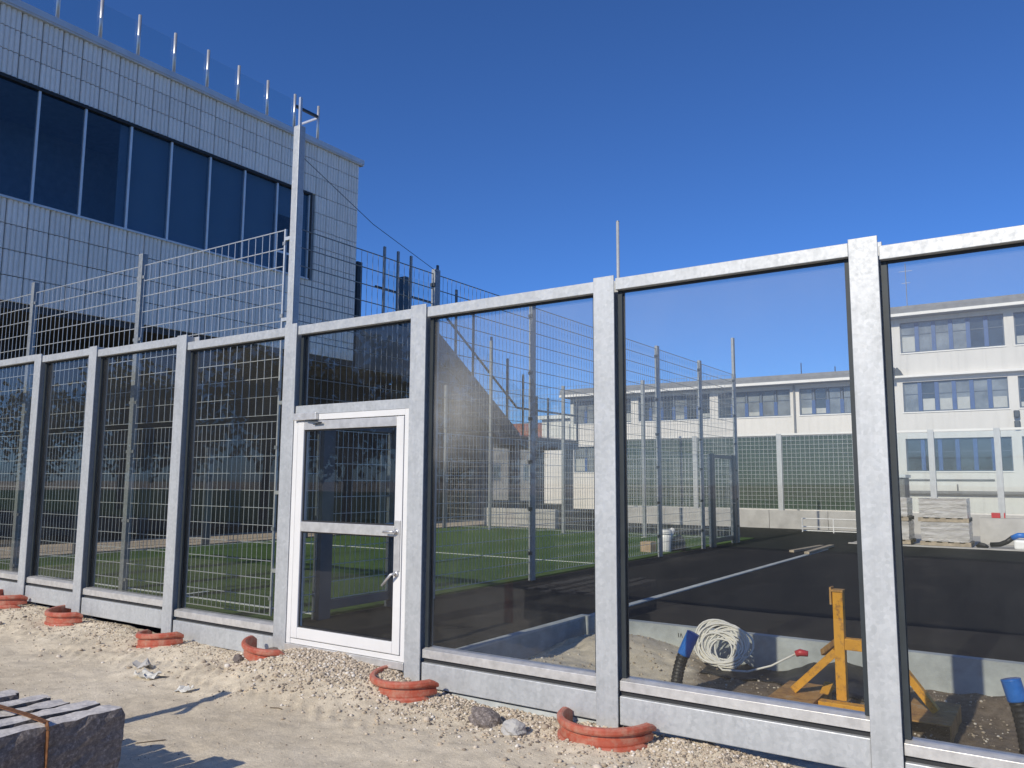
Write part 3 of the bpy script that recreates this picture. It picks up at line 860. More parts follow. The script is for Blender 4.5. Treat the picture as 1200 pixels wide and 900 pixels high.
MB().tube([(-9.09, 18.6, 0.05), (-9.09, 18.6, 5.0), (-9.09, 18.6, 10.47)], [0.07, 0.06, 0.052], 10).build('pole', M['galv'], mast, smooth=True)
MB().tube([(-9.09, 18.6, 10.47), (-9.09, 18.6, 10.50)], 0.056, 10).build('pole_cap', M['galv_post'], mast)

# ------------------------------------------------------------------ grey building with ribbed tiles
XB = -16.96
gb = thing('grey_building', 'large grey building clad in ribbed tiles with a dark window band', 'building', (XB, 6, 0))
YA, YE = -3.25, 14.26
ZC0, ZW0, ZW1, ZC1 = 5.77, 8.17, 11.06, 12.74
WE = 12.07
w = MB().box(-34, XB - 0.10, YA, YE, ZC0, ZW0).box(-34, XB - 0.10, YA, YE, ZW1, ZC1).box(-34, XB - 0.10, WE, YE, ZW0, ZW1).box(-34, XB - 2.6, YA, WE, ZW0, ZW1).box(XB - 2.6, XB - 0.10, YA, YA + 0.3, ZW0, ZW1)
w.build('wall', M['room'], gb)
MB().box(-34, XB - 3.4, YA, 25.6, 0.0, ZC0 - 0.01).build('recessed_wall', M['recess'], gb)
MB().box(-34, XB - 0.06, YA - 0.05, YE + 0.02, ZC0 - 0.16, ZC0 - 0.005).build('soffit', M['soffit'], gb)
def tile_mesh(wd, ht, nr=4):
    v = []; n = nr * 6
    for i in range(n + 1):
        y = -wd / 2 + wd * i / n
        d = [0.0, 0.030, 0.044, 0.048, 0.044, 0.030][i % 6]
        v += [(d, y, 0), (d, y, ht)]
    v += [(-0.05, -wd / 2, 0), (-0.05, -wd / 2, ht), (-0.05, wd / 2, 0), (-0.05, wd / 2, ht)]
    f = [(2 * i, 2 * i + 2, 2 * i + 3, 2 * i + 1) for i in range(n)]
    b = 2 * (n + 1)
    f += [(b, 0, 1, b + 1), (2 * n, b + 2, b + 3, 2 * n + 1)]
    f += [tuple([b] + [b + 2] + [2 * i for i in range(n, -1, -1)]), tuple([b + 1] + [2 * i + 1 for i in range(n + 1)] + [b + 3])]
    me = bpy.data.meshes.new('tile')
    me.from_pydata(v, [], f)
    me.materials.append(M['tile'])
    import bmesh
    bm = bmesh.new(); bm.from_mesh(me); bmesh.ops.recalc_face_normals(bm, faces=bm.faces); bm.to_mesh(me); bm.free()
    return me
TC = 0.4855
NCOL = 36
rows_low = [(ZC0 + 0.6 * i, 0.6) for i in range(4)]
rows_up = [(11.075, 0.60), (11.675, 0.56), (12.235, 0.50)]
rows_mid = [(8.17 + 0.5808 * i, 0.5808) for i in range(5)]
cache = {}
GAP = 0.022
for rows, cols in ((rows_low, range(NCOL)), (rows_up, range(NCOL)), (rows_mid, range(4))):
    for z, h in rows:
        for c_ in cols:
            wdt = TC if not (rows is rows_mid and c_ == 3) else TC
            if rows is rows_mid:
                yc = YE - (c_ + 0.5) * TC - 0.01
                if yc - TC / 2 < WE + 0.02: continue
            else:
                yc = YE - (c_ + 0.5) * TC - 0.01
            key = round(h, 3)
            if key not in cache: cache[key] = tile_mesh(TC - GAP, h - GAP)
            place('tile', cache[key], (XB - 0.04, yc, z + GAP / 2), gb)
# coping with drip edge
MB().box(-34, XB + 0.10, YA - 0.1, YE + 0.13, ZC1 + 0.03, ZC1 + 0.20).box(XB - 0.1, XB + 0.085, YA - 0.1, YE + 0.115, ZC1 - 0.012, ZC1 + 0.029).build('coping', M['coping'], gb, bevel=0.008)
B(XB - 0.14, XB + 0.03, YA + 0.3, WE, ZW1 - 0.075, ZW1 + 0.004).build('window_head', M['rubber'], gb)
B(XB - 0.14, XB + 0.03, WE, WE + 0.07, ZW0, ZW1 + 0.004).build('window_jamb', M['rubber'], gb)
B(XB - 0.14, XB + 0.05, YA + 0.3, WE, ZW0 - 0.02, ZW0 + 0.03).build('window_sill', M['coping'], gb)
MUL = [YA + 0.3, -2.4, -1.2, 0.0, 1.2, 2.4, 3.60, 4.72, 5.93, 7.10, 8.33, 9.53, 10.75, 11.75, 12.06]
for i, (a, b) in enumerate(zip(MUL[:-1], MUL[1:])):
    win = B(XB - 0.062, XB - 0.040, a + 0.03, b - 0.03, ZW0 + 0.03, ZW1 - 0.08).build('window_pane', M['pane_window'], gb)
    B(XB - 0.10, XB + 0.002, b - 0.028, b + 0.028, ZW0 + 0.03, ZW1 - 0.076).build('mullion', M['mullion'], win, bevel=0.004)
    if i in (2, 4, 8, 9, 10, 11, 13):
        B(XB - 0.20, XB - 0.17, a + 0.01, b - 0.01, ZW0 + 0.05, ZW1 - 0.03).build('roller_blind', M['blindfab'], win)
    elif i == 7:
        B(XB - 0.20, XB - 0.17, b - 0.22, b - 0.01, ZW0 + 0.05, ZW1 - 0.03).build('roller_blind', M['blindfab'], win)
    elif i == 12:
        B(XB - 0.10, XB - 0.03, a + 0.03, b - 0.03, ZW0 + 0.62, ZW0 + 0.69).build('transom', M['mullion'], win)
        B(XB - 0.20, XB - 0.17, a + 0.01, b - 0.01, ZW0 + 1.9, ZW1 - 0.03).build('roller_blind', M['blindfab'], win)
# roof balustrade
RY = [3.86 - 1.055 * k for k in range(6, 0, -1)] + [3.86, 4.93, 5.96, 7.02, 8.08, 9.14, 10.22, 11.30, 12.30]
for i, y in enumerate(RY):
    MB().tube([(XB - 0.02, y, ZC1 + 0.19), (XB - 0.02, y, 14.14)], 0.045, 10).build('balustrade_post', M['steel_bright'], gb, smooth=True)
    if i < len(RY) - 2:
        B(XB - 0.088, XB - 0.072, y + 0.03, RY[i + 1] - 0.03, ZC1 + 0.22, 13.98).build('balustrade_glass', M['pane_clear'], gb)
MB().box(XB - 0.06, XB + 0.02, 11.34, 12.26, 13.72, 13.80).build('balustrade_bar', M['dark_steel'], gb)
B(XB - 0.9, XB - 0.03, 12.27, 12.32, 13.70, 13.76).build('balustrade_bar', M['steel_bright'], gb)

# ------------------------------------------------------------------ outside staircase beyond the grey building
stair = thing('outside_staircase', 'grey outside staircase with glass balustrade coming down beyond the grey building', 'staircase', (-18, 22, 0.2))
SX0, SX1 = -19.4, -17.05
ZTER = 7.40
YB = 24.6
MB().box(-26, SX1, YE + 0.14, 18.8, 5.62, ZTER).build('terrace', M['stair_grey'], stair)
fl = [(18.8, ZTER)]
ns = 30
rise = (ZTER - 3.75) / ns; run = (YB - 18.8) / ns
for i in range(ns):
    fl += [(18.8 + run * i, ZTER - rise * (i + 1)) if i else (18.8 + 0.001, ZTER - rise), (18.8 + run * (i + 1), ZTER - rise * (i + 1))]
fl += [(YB, 3.30), (YB - 1.2, 3.30), (20.8, 5.0), (18.8, 5.0)]
MB().prism(fl, 'x', SX0, SX1).build('flight', M['stair_grey'], stair, fix=True)
MB().prism([(18.8, ZTER + 0.12), (YB, 3.87), (YB, 3.28), (18.8, ZTER - 0.9)], 'x', SX1 + 0.002, SX1 + 0.05).build('stringer', M['stair_grey'], stair, fix=True)
B(SX0, SX1 + 0.02, YB, 30.0, 3.30, 3.75).build('landing', M['stair_grey'], stair)
for (px, py) in ((-17.35, 22.6), (-17.35, 24.7), (-17.35, 26.6), (-17.35, 29.5), (-19.1, 24.2), (-19.1, 27.4), (-19.1, 29.6)):
    MB().box(px - 0.19, px + 0.19, py - 0.19, py + 0.19, 0.15, 3.9 if py < 24 else 3.31).build('pillar', M['stair_grey'], stair, bevel=0.01)
def tread(y):
    return ZTER if y < 18.8 else max(3.75, ZTER - (y - 18.8) / (YB - 18.8) * (ZTER - 3.75))
RYS = [15.72, 16.45, 17.17, 18.75, 19.97, 21.15, 22.45, 23.69, 24.94, 26.1, 27.1, 28.5, 29.9]
for i, y in enumerate(RYS):
    MB().box(SX1 - 0.03, SX1 + 0.04, y - 0.045, y + 0.045, tread(y) - 0.3, tread(y) + 2.78 if y < 25 else tread(y) + 1.9).build('railing_post', M['galv_post'] if i < 3 else M['navy_steel'], stair)
    if i < len(RYS) - 1:
        y2 = RYS[i + 1]
        z1, z2 = tread(y), tread(y2)
        g = MB().prism([(y + 0.05, z1 + 0.08), (y2 - 0.05, z2 + 0.08), (y2 - 0.05, z2 + 1.95), (y + 0.05, z1 + 1.95)], 'x', SX1 - 0.005, SX1 + 0.007)
        g.build('railing_glass', M['pane_clear'], stair, fix=True)
MB().tube([(SX1 - 0.10, 15.4, ZTER + 1.25), (SX1 - 0.10, 18.8, ZTER + 1.25), (SX1 - 0.10, YB, 3.75 + 1.25), (SX1 - 0.10, 29.9, 3.75 + 1.25)], 0.05, 8).build('handrail', M['dark_steel'], stair)
for y in (15.2, 17.75):
    MB().box(SX1 - 1.0, SX1 - 0.7, y - 0.12, y + 0.12, ZTER, ZTER + 2.2).build('roof_vent', M['dark_steel'], stair)

# ------------------------------------------------------------------ white school
YS = 36.0
def window(parent, x0, x1, z0, z1, n, style, seed):
    rnd = random.Random(seed)
    fr = MB()
    t = 0.05
    fr.box(x0, x1, YS + 0.10, YS + 0.20, z0, z0 + t).box(x0, x1, YS + 0.10, YS + 0.20, z1 - t, z1)
    fr.box(x0, x0 + t, YS + 0.10, YS + 0.20, z0 + t, z1 - t).box(x1 - t, x1, YS + 0.10, YS + 0.20, z0 + t, z1 - t)
    win_ = fr.build('window', M['grey_blue_frame'], parent)
    wdt = (x1 - x0) / n
    for i in range(1, n):
        xm = x0 + wdt * i
        zz = z1 - t - (0.42 * (z1 - z0) if style == 'half' else 0.0)
        B(xm - 0.085, xm + 0.085, YS + 0.085, YS + 0.195, z0 + t, zz).build('mullion', M['blue_frame'], win_)
        if style == 'half':
            B(xm - 0.05, xm + 0.05, YS + 0.10, YS + 0.195, zz, z1 - t).build('mullion', M['grey_blue_frame'], win_)
    for i in range(n):
        a = x0 + wdt * i + (t if i == 0 else 0.086); b = x0 + wdt * (i + 1) - (t if i == n - 1 else 0.086)
        m = rnd.choice(['win_dark', 'win_dark', 'win_pale', 'win_pale']) if style != 'dark' else 'win_dark'
        B(a, b, YS + 0.15, YS + 0.17, z0 + t, z1 - t).build('pane', M[m], win_)
        B(a, b, YS + 0.12, YS + 0.149, z0 + 0.60 * (z1 - z0) - 0.015, z0 + 0.60 * (z1 - z0) + 0.015).build('glazing_bar', M['grey_blue_frame'], win_)
        if style != 'dark' and rnd.random() < 0.38:
            hh = rnd.uniform(0.15, 0.5) * (z1 - z0)
            B(a + 0.02, b - 0.02, YS + 0.140, YS + 0.1495, z0 + t + 0.02, z0 + t + hh).build('blind', M['win_blind'], win_)

def facade(parent, mat, x0, x1, bays, rows, z0, z1, depth=10):
    mb = MB()
    zz = z0
    for (a, b, _) in rows:
        mb.box(x0, x1, YS, YS + 0.32, zz, a)
        prev = x0
        for (wa, wb) in bays:
            if wa > prev + 0.01: mb.box(prev, wa, YS, YS + 0.32, a, b)
            prev = wb
        if prev < x1 - 0.01: mb.box(prev, x1, YS, YS + 0.32, a, b)
        zz = b
    mb.box(x0, x1, YS, YS + 0.32, zz, z1)
    mb.box(x0, x1, YS + 0.33, YS + depth, z0, z1)
    mb.build('wall', mat, parent)
    s = int(abs(x0) * 10)
    for (a, b, style) in rows:
        for (wa, wb) in bays:
            s += 1
            n = max(1, int(round((wb - wa) / 0.71)))
            window(parent, wa, wb, a, b, n, style, s)
            B(wa - 0.03, wb + 0.03, YS - 0.04, YS + 0.09, a - 0.05, a - 0.001).build('window_sill', M['fascia'], parent)

wing = thing('school_wing', 'low white school wing with blue framed windows under a grey roof edge', 'building', (-12, YS, 0.1))
facade(wing, M['school_wall'], -20.95, -3.46, [(-20.7, -17.0), (-16.55, -12.4), (-11.95, -8.2), (-7.75, -3.75)], [(2.28, 3.75, 'half'), (5.08, 6.42, 'half')], -0.2, 6.62)
MB().prism([(YS - 0.55, 6.63), (YS + 10.3, 6.63), (YS + 10.3, 7.4), (YS + 4.8, 7.45), (YS - 0.50, 7.10), (YS - 0.55, 6.95)], 'x', -21.35, -3.30).build('roof', M['roof_grey'], wing, fix=True)
B(-21.37, -3.29, YS - 0.62, YS - 0.552, 6.64, 6.77).build('gutter', M['fascia'], wing)
MB().tube([(-7.98, YS - 0.07, 6.6), (-7.98, YS - 0.07, 0.2)], 0.05, 8).build('downpipe', M['roof_grey'], wing)
for x, h in ((-7.85, 0.75), (-6.2, 0.45), (-11.3, 0.4)):
    MB().rod((x, YS + 1.0, 7.0), (x, YS + 1.0, 7.1 + h), 0.025, 5, True).build('roof_aerial', M['dark_steel'], wing)
blk = thing('school_block', 'taller three storey off white school block with blue framed windows', 'building', (2, YS, 0.1))
bays = [(-3.02, 1.18), (1.56, 5.76), (6.14, 10.34)]
facade(blk, M['school_block_wall'], -3.46, 11.2, bays, [(2.28, 3.78, 'dark'), (5.02, 6.42, 'full'), (7.80, 9.26, 'full')], -0.2, 9.45)
MB().prism([(YS - 0.55, 9.46), (YS + 10.3, 9.46), (YS + 10.3, 10.3), (YS + 4.8, 10.4), (YS - 0.50, 9.95), (YS - 0.55, 9.82)], 'x', -3.75, 11.6).build('roof', M['roof_grey'], blk, fix=True)
B(-3.77, 11.6, YS - 0.62, YS - 0.552, 9.47, 9.60).build('gutter', M['fascia'], blk)
B(-3.5, 11.2, YS - 0.30, YS - 0.002, 6.62, 6.72).build('ledge', M['fascia'], blk)
MB().tube([(-3.30, YS - 0.12, 1.31), (11.0, YS - 0.12, 1.31)], 0.09, 8).build('wall_pipe', M['roof_grey'], blk)
MB().tube([(-3.05, YS - 0.06, 1.90), (0.45, YS - 0.06, 1.90)], 0.035, 6).build('wall_pipe', M['roof_grey'], blk)
for x in (-1.0, 2.6):
    MB().tube([(x, YS - 0.05, 1.3), (x, YS - 0.05, 1.7)], 0.03, 6).build('wall_pipe', M['roof_grey'], blk)
MB().tube([(2.0, YS - 0.05, 1.3), (2.0, YS - 0.05, 0.4)], 0.05, 6).build('wall_pipe', M['roof_grey'], blk)
for z in (4.75, 4.30):
    B(1.32, 1.55, YS - 0.22, YS - 0.003, z - 0.16, z + 0.16).build('wall_lamp', M['dark_steel'], blk, bevel=0.04)
MB().prism([(-3.42, 6.73), (-2.95, 6.73), (-3.05, 6.95), (-3.18, 7.12), (-3.36, 6.98)], 'y', YS - 0.28, YS - 0.02).build('wall_lamp', M['dark_steel'], blk)
MB().rod((-2.9, YS + 2, 9.9), (-2.9, YS + 2, 12.6), 0.02, 5).rod((-3.2, YS + 2, 12.2), (-2.6, YS + 2, 12.2), 0.012, 4).rod((-3.1, YS + 2, 11.6), (-2.7, YS + 2, 11.6), 0.012, 4).build('roof_aerial', M['galv_post'], blk)

# ------------------------------------------------------------------ green screen fence before the school
YN = 23.3
scr = thing('screen_fence', 'dark green screen fence with white wire grid on a low concrete wall', 'fence', (-5, YN, 0.17))
NP = [-11.40, -8.32, -5.25, -2.30]
NP2 = [-2.30, -0.52, 1.28, 3.08, 4.88]
for x in NP + NP2[1:]:
    B(x - 0.085, x + 0.085, YN - 0.12, YN + 0.06, 0.78 if x < -1 else 0.12, 3.42).build('post', M['galv'], scr)
for k, x in enumerate(np.arange(-11.5, 5.0, 1.95)):
    B(x, x + 1.94, YN - 0.14, YN + 0.08, 0.1, 0.79).build('wall_block', M['concrete'], scr, bevel=0.01)
for a, b in zip(NP[:-1], NP[1:]):
    xa, xb = a + 0.088, b - 0.088
    pn = B(xa, xb, YN - 0.02, YN + 0.03, 0.82, 3.36).build('screen_panel', M['screen'], scr)
    g = MB()
    n = int((xb - xa) / 0.152)
    for i in range(n + 1):
        x = xa + 0.01 + (xb - xa - 0.02) * i / n
        g.rod((x, YN - 0.055, 0.83), (x, YN - 0.055, 3.35), 0.0055)
    for j in range(18):
        z = 0.84 + j * 0.1465
        g.rod((xa, YN - 0.068, z), (xb, YN - 0.068, z), 0.0055)
    g.build('wire_grid', M['galv_wire'], pn)
    B(xa, xb, YN - 0.10, YN + 0.05, 3.37, 3.43).build('top_rail', M['fascia'], scr)
for a, b in zip(NP2[:-1], NP2[1:]):
    B(a + 0.088, b - 0.088, YN - 0.10, YN + 0.05, 3.35, 3.42).build('top_rail', M['fascia'], scr)
    B(a + 0.088, b - 0.088, YN - 0.015, YN - 0.003, 0.84, 3.34).build('pane', M['pane_clear'], scr)

# small things far back
shed = thing('storage_shed', 'small dark ribbed shed at the foot of the school block', 'shed', (-2.6, 30, 0.166))
sb = MB().box(-3.4, -2.22, 29.4, 30.6, 0.16, 1.95)
sb.build('wall', M['roof_grey'], shed)
for k in range(10):
    B(-3.38 + k * 0.12, -3.33 + k * 0.12, 29.37, 29.399, 0.2, 1.9).build('rib', M['roof_grey'], shed)
B(-3.5, -2.16, 29.3, 30.7, 1.951, 2.07).build('roof', M['coping'], shed)

def pallet(x, y, z, label, w=1.12, d=1.0, seed=0):
    t = thing('brick_pallet', label, 'pallet', (x, y, z), 'wrapped brick pallets')
    p = MB()
    for k in range(5):
        p.box(x - w / 2 + k * (w - 0.12) / 4, x - w / 2 + k * (w - 0.12) / 4 + 0.12, y - d / 2, y + d / 2, z + 0.075, z + 0.1)
    for k in (0, 0.5, 1):
        yy = y - d / 2 + 0.05 + k * (d - 0.1)
        p.box(x - w / 2, x + w / 2, yy - 0.045, yy + 0.045, z + 0.0005, z + 0.074)
    p.build('pallet_base', M['wood'], t)
    r = random.Random(seed)
    b = MB()
    n, mz = 14, 8
    # bulging wrapped pack, rows of bricks show as shallow steps
    zs = [z + 0.105 + i * (0.47 / mz) for i in range(mz + 1)]
    ring = []
    pts = []
    for k in range(n): pts.append((-0.5 + k / n, -0.5))
    for k in range(n): pts.append((0.5, -0.5 + k / n))
    for k in range(n): pts.append((0.5 - k / n, 0.5))
    for k in range(n): pts.append((-0.5, 0.5 - k / n))
    V = []
    for i, zz in enumerate(zs):
        o = r.uniform(-0.012, 0.012)
        for (a, c_) in pts:
            s = 1 + o + r.uniform(-0.008, 0.008)
            V.append((x + a * (w - 0.06) * s, y + c_ * (d - 0.06) * s, zz + r.uniform(-0.006, 0.006)))
    m = len(pts)
    F = [(i * m + k, i * m + (k + 1) % m, (i + 1) * m + (k + 1) % m, (i + 1) * m + k) for i in range(mz) for k in range(m)]
    F += [tuple(range(m - 1, -1, -1)), tuple(range(mz * m, (mz + 1) * m))]
    b.add(V, F)
    b.build('wrapped_bricks', M['wrap'], t)
    return t
pallet(0.32, 17.98, 0.20, 'wrapped brick pallet on the ground right of the nearest thick fence post', seed=1)
pallet(0.30, 18.00, 0.785, 'wrapped brick pallet stacked on top of the right pallet', seed=2)
pallet(-1.03, 18.1, 0.20, 'lower wrapped brick pallet half hidden behind the thick fence post', seed=3)
pallet(-1.05, 18.1, 0.785, 'upper wrapped brick pallet half hidden behind the thick fence post', seed=4)

cw = thing('concrete_barrier', 'long low grey concrete barrier behind the brick pallets', 'barrier', (3, 19.6, 0.166))
for k in range(5):
    MB().prism([(19.3, 0.17), (19.9, 0.17), (19.75, 0.84), (19.45, 0.84)], 'x', 0.95 + k * 1.5, 0.95 + k * 1.5 + 1.49).build('block', M['concrete'], cw, fix=True)
cr = MB().box(1.22, 1.42, 19.5, 19.65, 0.845, 0.98)
o = cr.build('red_box', M['red_plastic'], bevel=0.01); tag(o, 'small red box on the grey concrete barrier', 'box')
B(1.50, 1.53, 19.52, 19.62, 0.845, 0.98).build('handle', M['red_plastic'], o)

hs = thing('hose', 'black corrugated hose with bright blue end lying on the kerb', 'hose', (1.6, 18.0, 0.17))
MB().tube([(1.25, 18.1, 0.24), (1.45, 18.05, 0.26), (1.6, 18.0, 0.33), (1.72, 17.98, 0.43)], 0.06, 10).build('tube', M['black_plastic'], hs, smooth=True)
MB().tube([(1.72, 17.98, 0.43), (1.85, 17.95, 0.50), (2.05, 17.95, 0.50)], 0.065, 10).build('cap', M['blue_plastic'], hs, smooth=True)
o = MB().box(1.75, 2.6, 17.75, 18.35, 0.166, 0.40).build('white_sack', M['white_plastic'], bevel=0.05)
tag(o, 'pale sack under the blue hose end by the asphalt edge', 'sack')
o = MB().tube([(0.98, 17.75, 0.21), (1.05, 17.72, 0.25), (1.15, 17.73, 0.23), (1.22, 17.75, 0.20)], [0.04, 0.07, 0.06, 0.03], 7).build('debris_heap', M['black_plastic'])
tag(o, 'small dark rag lying right of the brick pallets', 'rag')

bar = thing('crowd_barrier', 'white tubular barrier before the concrete wall of the green screen', 'barrier', (-3, 21.6, 0.17))
t = MB()
for z in (0.22, 0.34, 0.60): MB().rod((-4.15, 21.6, z), (-2.2, 21.6, z), 0.016, 6, True).build('rail', M['white_plastic'], bar)
for x in (-4.15, -3.2, -2.2): MB().rod((x, 21.6, 0.17), (x, 21.6, 0.615), 0.018, 6, True).build('upright', M['white_plastic'], bar)
for i, (pa, pb, lab) in enumerate((((-2.36, 13.6, 0.20), (-2.18, 15.6, 0.20), 'thin plank lying left of the far end of the kerb strip'), ((-1.93, 13.2, 0.215), (-1.96, 15.7, 0.215), 'thin plank lying on the far end of the kerb strip'))):
    o = MB().beam(pa, pb, 0.11, 0.05).build('plank', M['wood'], bevel=0.004); tag(o, lab, 'plank', 'planks on the asphalt')

bk = thing('white_canister', 'white plastic canister with rolled sheet standing by the court fence', 'canister', (-4.62, 11.75, 0.2))
MB().tube([(-4.62, 11.75, 0.198), (-4.62, 11.75, 0.22), (-4.62, 11.75, 0.50), (-4.62, 11.75, 0.56), (-4.62, 11.75, 0.60)], [0.13, 0.14, 0.15, 0.15, 0.10], 14).build('body', M['white_plastic'], bk, smooth=True)
MB().tube([(-4.62, 11.75, 0.60), (-4.62, 11.75, 0.68)], [0.165, 0.155], 14).build('lid', M['white_plastic'], bk)
MB().tube([(-4.62, 11.95, 0.45), (-4.62, 12.2, 0.66)], 0.06, 10).build('rolled_sheet', M['white_plastic'], bk)
o = MB().box(-5.05, -4.80, 11.4, 11.7, 0.197, 0.42).build('cardboard_box', M['brown_box'], bevel=0.006); tag(o, 'small brown cardboard box on the turf left of the white canister', 'box')
o = MB().tube([(-4.62, 12.3, 0.197), (-4.6, 12.35, 0.25), (-4.6, 12.5, 0.40), (-4.62, 12.6, 0.50)], [0.20, 0.22, 0.16, 0.05], 9).build('rubbish_sack', M['black_plastic'], smooth=True); tag(o, 'dark rubbish sack on the turf right of the white canister', 'sack')

# ------------------------------------------------------------------ distant houses
def house(name, label, x0, x1, y0, y1, zt, wallm, roofm, ridge, wins):
    h = thing(name, label, 'house', ((x0 + x1) / 2, y0, 0))
    B(x0, x1, y0, y1, 0, zt).build('wall', wallm, h)
    if ridge:
        MB().prism([(y0 - 0.4, zt + 0.002), (y1 + 0.4, zt + 0.002), ((y0 + y1) / 2, zt + ridge)], 'x', x0 - 0.3, x1 + 0.3).build('roof', roofm, h, fix=True)
    else:
        B(x0 - 0.2, x1 + 0.2, y0 - 0.3, y1, zt + 0.002, zt + 0.25).build('roof', roofm, h)
    for (wx, wz, ww, wh) in wins:
        wi = B(wx, wx + ww, y0 - 0.05, y0 - 0.002, wz, wz + wh).build('window', M['grey_blue_frame'], h)
        B(wx + 0.08, wx + ww / 2 - 0.04, y0 - 0.07, y0 - 0.051, wz + 0.08, wz + wh - 0.08).build('pane', M['win_dark'], wi)
        B(wx + ww / 2 + 0.04, wx + ww - 0.08, y0 - 0.07, y0 - 0.051, wz + 0.08, wz + wh - 0.08).build('pane', M['win_dark'], wi)
house('white_house', 'small white flat roofed house left of the school wing', -27.9, -22.6, 44, 52, 6.15, M['school_wall'], M['fascia'], 0, [(-25.6, 4.5, 1.7, 1.25), (-25.6, 1.3, 1.7, 1.5)])
house('brick_house', 'distant house with red tiled roof seen past the staircase', -46, -32.5, 54, 64, 5.2, M['stair_grey'], M['brick_red'], 2.0, [(-40, 1.8, 1.6, 1.4), (-36, 1.8, 1.6, 1.4)])
lw = thing('low_wall', 'pale low concrete wall behind the far end of the turf', 'wall', (-13, 18.2, 0.2))
for k in range(3):
    B(-14.2 + k * 0.98, -14.2 + k * 0.98 + 0.97, 18.1, 18.3, 0.1, 0.80).build('block', M['concrete'], lw, bevel=0.01)

# ------------------------------------------------------------------ plastic collars at the post feet
def collar(x, y, z, r, a0, a1, label, tiltx=0.0, tilty=0.0, two=True):
    t = thing('pipe_collar', label, 'pipe collar', (x, y, z), 'red collars at the fence posts')
    prof = [(0.0, 0.0), (0.014, 0.0), (0.018, 0.012), (0.018, 0.050), (0.010, 0.056), (0.010, 0.070), (0.034, 0.078), (0.040, 0.090), (0.040, 0.112), (0.030, 0.124), (0.006, 0.126), (-0.004, 0.118), (-0.008, 0.0)]
    def seg(rr, zz, b0, b1, name, tx, ty):
        n = 30; V = []; F = []
        for i in range(n + 1):
            a = math.radians(b0 + (b1 - b0) * i / n)
            taper = min(1.0, 0.72 + 5.0 * min(i, n - i) / n)
            for (dr_, dz) in prof:
                px = math.cos(a) * (rr + dr_); py = math.sin(a) * (rr + dr_)
                V.append((x + px, y + py, z + zz + dz * taper + px * tx + py * ty))
        m = len(prof)
        for i in range(n):
            for k in range(m):
                F.append((i * m + k, i * m + (k + 1) % m, (i + 1) * m + (k + 1) % m, (i + 1) * m + k))
        F += [tuple(range(m)), tuple(range(n * m + m - 1, n * m - 1, -1))]
        MB().add(V, F).build(name, M['collar'], t, smooth=False, fix=True)
    seg(r, 0.080, a0, a1, 'upper_ring', tiltx, tilty)
    if two:
        seg(r * 0.99, -0.040, a0 + 6, a1 - 10, 'lower_ring', tiltx, tilty)
    return t
collar(0.03, -0.04, -0.055, 0.315, 172, 362, 'red plastic pipe collar before the post in the middle of the glass', 0.01, 0.03)
collar(-1.76, -0.04, -0.01, 0.30, 160, 350, 'red plastic pipe collar at the post right of the door', 0.01, 0.05)
collar(-3.36, -0.09, 0.06, 0.27, 182, 335, 'red plastic pipe collar at the post left of the door', -0.10, 0.03, False)
collar(-5.08, -0.02, -0.02, 0.31, 186, 345, 'flattened red pipe collar at the second post left of the door', 0.08, 0.02)
collar(-7.02, 0.02, 0.02, 0.31, 165, 340, 'open red pipe collar at the third post left of the door', 0.0, 0.05)
collar(-8.55, 0.05, 0.085, 0.36, 175, 350, 'leftmost red pipe collar at the edge of view', 0.0, 0.02)

# ------------------------------------------------------------------ rubble stones, litter
def rock(x, y, r, label, mat, seed, name='rubble_stone'):
    rn = np.random.default_rng(seed)
    import bmesh
    bm = bmesh.new(); bmesh.ops.create_icosphere(bm, subdivisions=3, radius=1)
    for v in bm.verts:
        p = np.array(v.co)
        k = 1 + 0.18 * math.sin(3.1 * p[0] + seed) * math.cos(2.7 * p[1] + 2 * seed) + 0.10 * math.sin(7 * p[2] + 5 * p[0]) + rn.uniform(-0.06, 0.06)
        v.co = Vector((p[0] * 1.25, p[1] * 0.9, p[2] * 0.8)) * k * r
    me = bpy.data.meshes.new(name); bm.to_mesh(me); bm.free(); me.materials.append(mat)
    o = place(name, me, (x, y, gzs(x, y) + r * 0.42))
    tag(o, label, 'stone', 'loose rubble stones')
rock(-0.83, -0.30, 0.105, 'dark rough rubble stone right of the door collar', M['granite'], 3)
rock(-0.52, -0.40, 0.075, 'clod of grey rubble left of the middle red collar', M['concrete'], 5)
rock(-3.60, -0.32, 0.05, 'small dark stone left of the red collar by the door', M['granite'], 9)
rock(-3.50, 0.0, 0.06, 'dark lump resting at the post left of the door', M['granite'], 12)

def scrap(x, y, label, seed, s, mat, name='plastic_scrap', cat='litter'):
    r = random.Random(seed)
    n = 7; V = []; F = []
    for i in range(n):
        for j in range(4):
            V.append((x + (i / (n - 1) - 0.5) * s + r.uniform(-0.15, 0.15) * s * 0.4, y + (j / 3 - 0.5) * s * 0.5 + r.uniform(-0.1, 0.1) * s, 0))
    V = [(a, b, gzs(a, b) + 0.006 + r.random() ** 2 * s * 0.28) for a, b, c in V]
    for i in range(n - 1):
        for j in range(3):
            F.append((i * 4 + j, i * 4 + j + 1, (i + 1) * 4 + j + 1, (i + 1) * 4 + j))
    o = MB().add(V, F).build(name, mat)
    so = o.modifiers.new('thickness', 'SOLIDIFY'); so.thickness = 0.003
    tag(o, label, cat)
scrap(-3.36, -1.03, 'crumpled pale plastic scrap above the long pole shadow', 1, 0.16, M['paper'])
scrap(-4.02, -0.96, 'crumpled grey plastic strip left of the pale scrap', 2, 0.24, M['paper'])
scrap(-4.32, -0.80, 'flat grey scrap lying farthest left on the sand', 3, 0.20, M['concrete'])
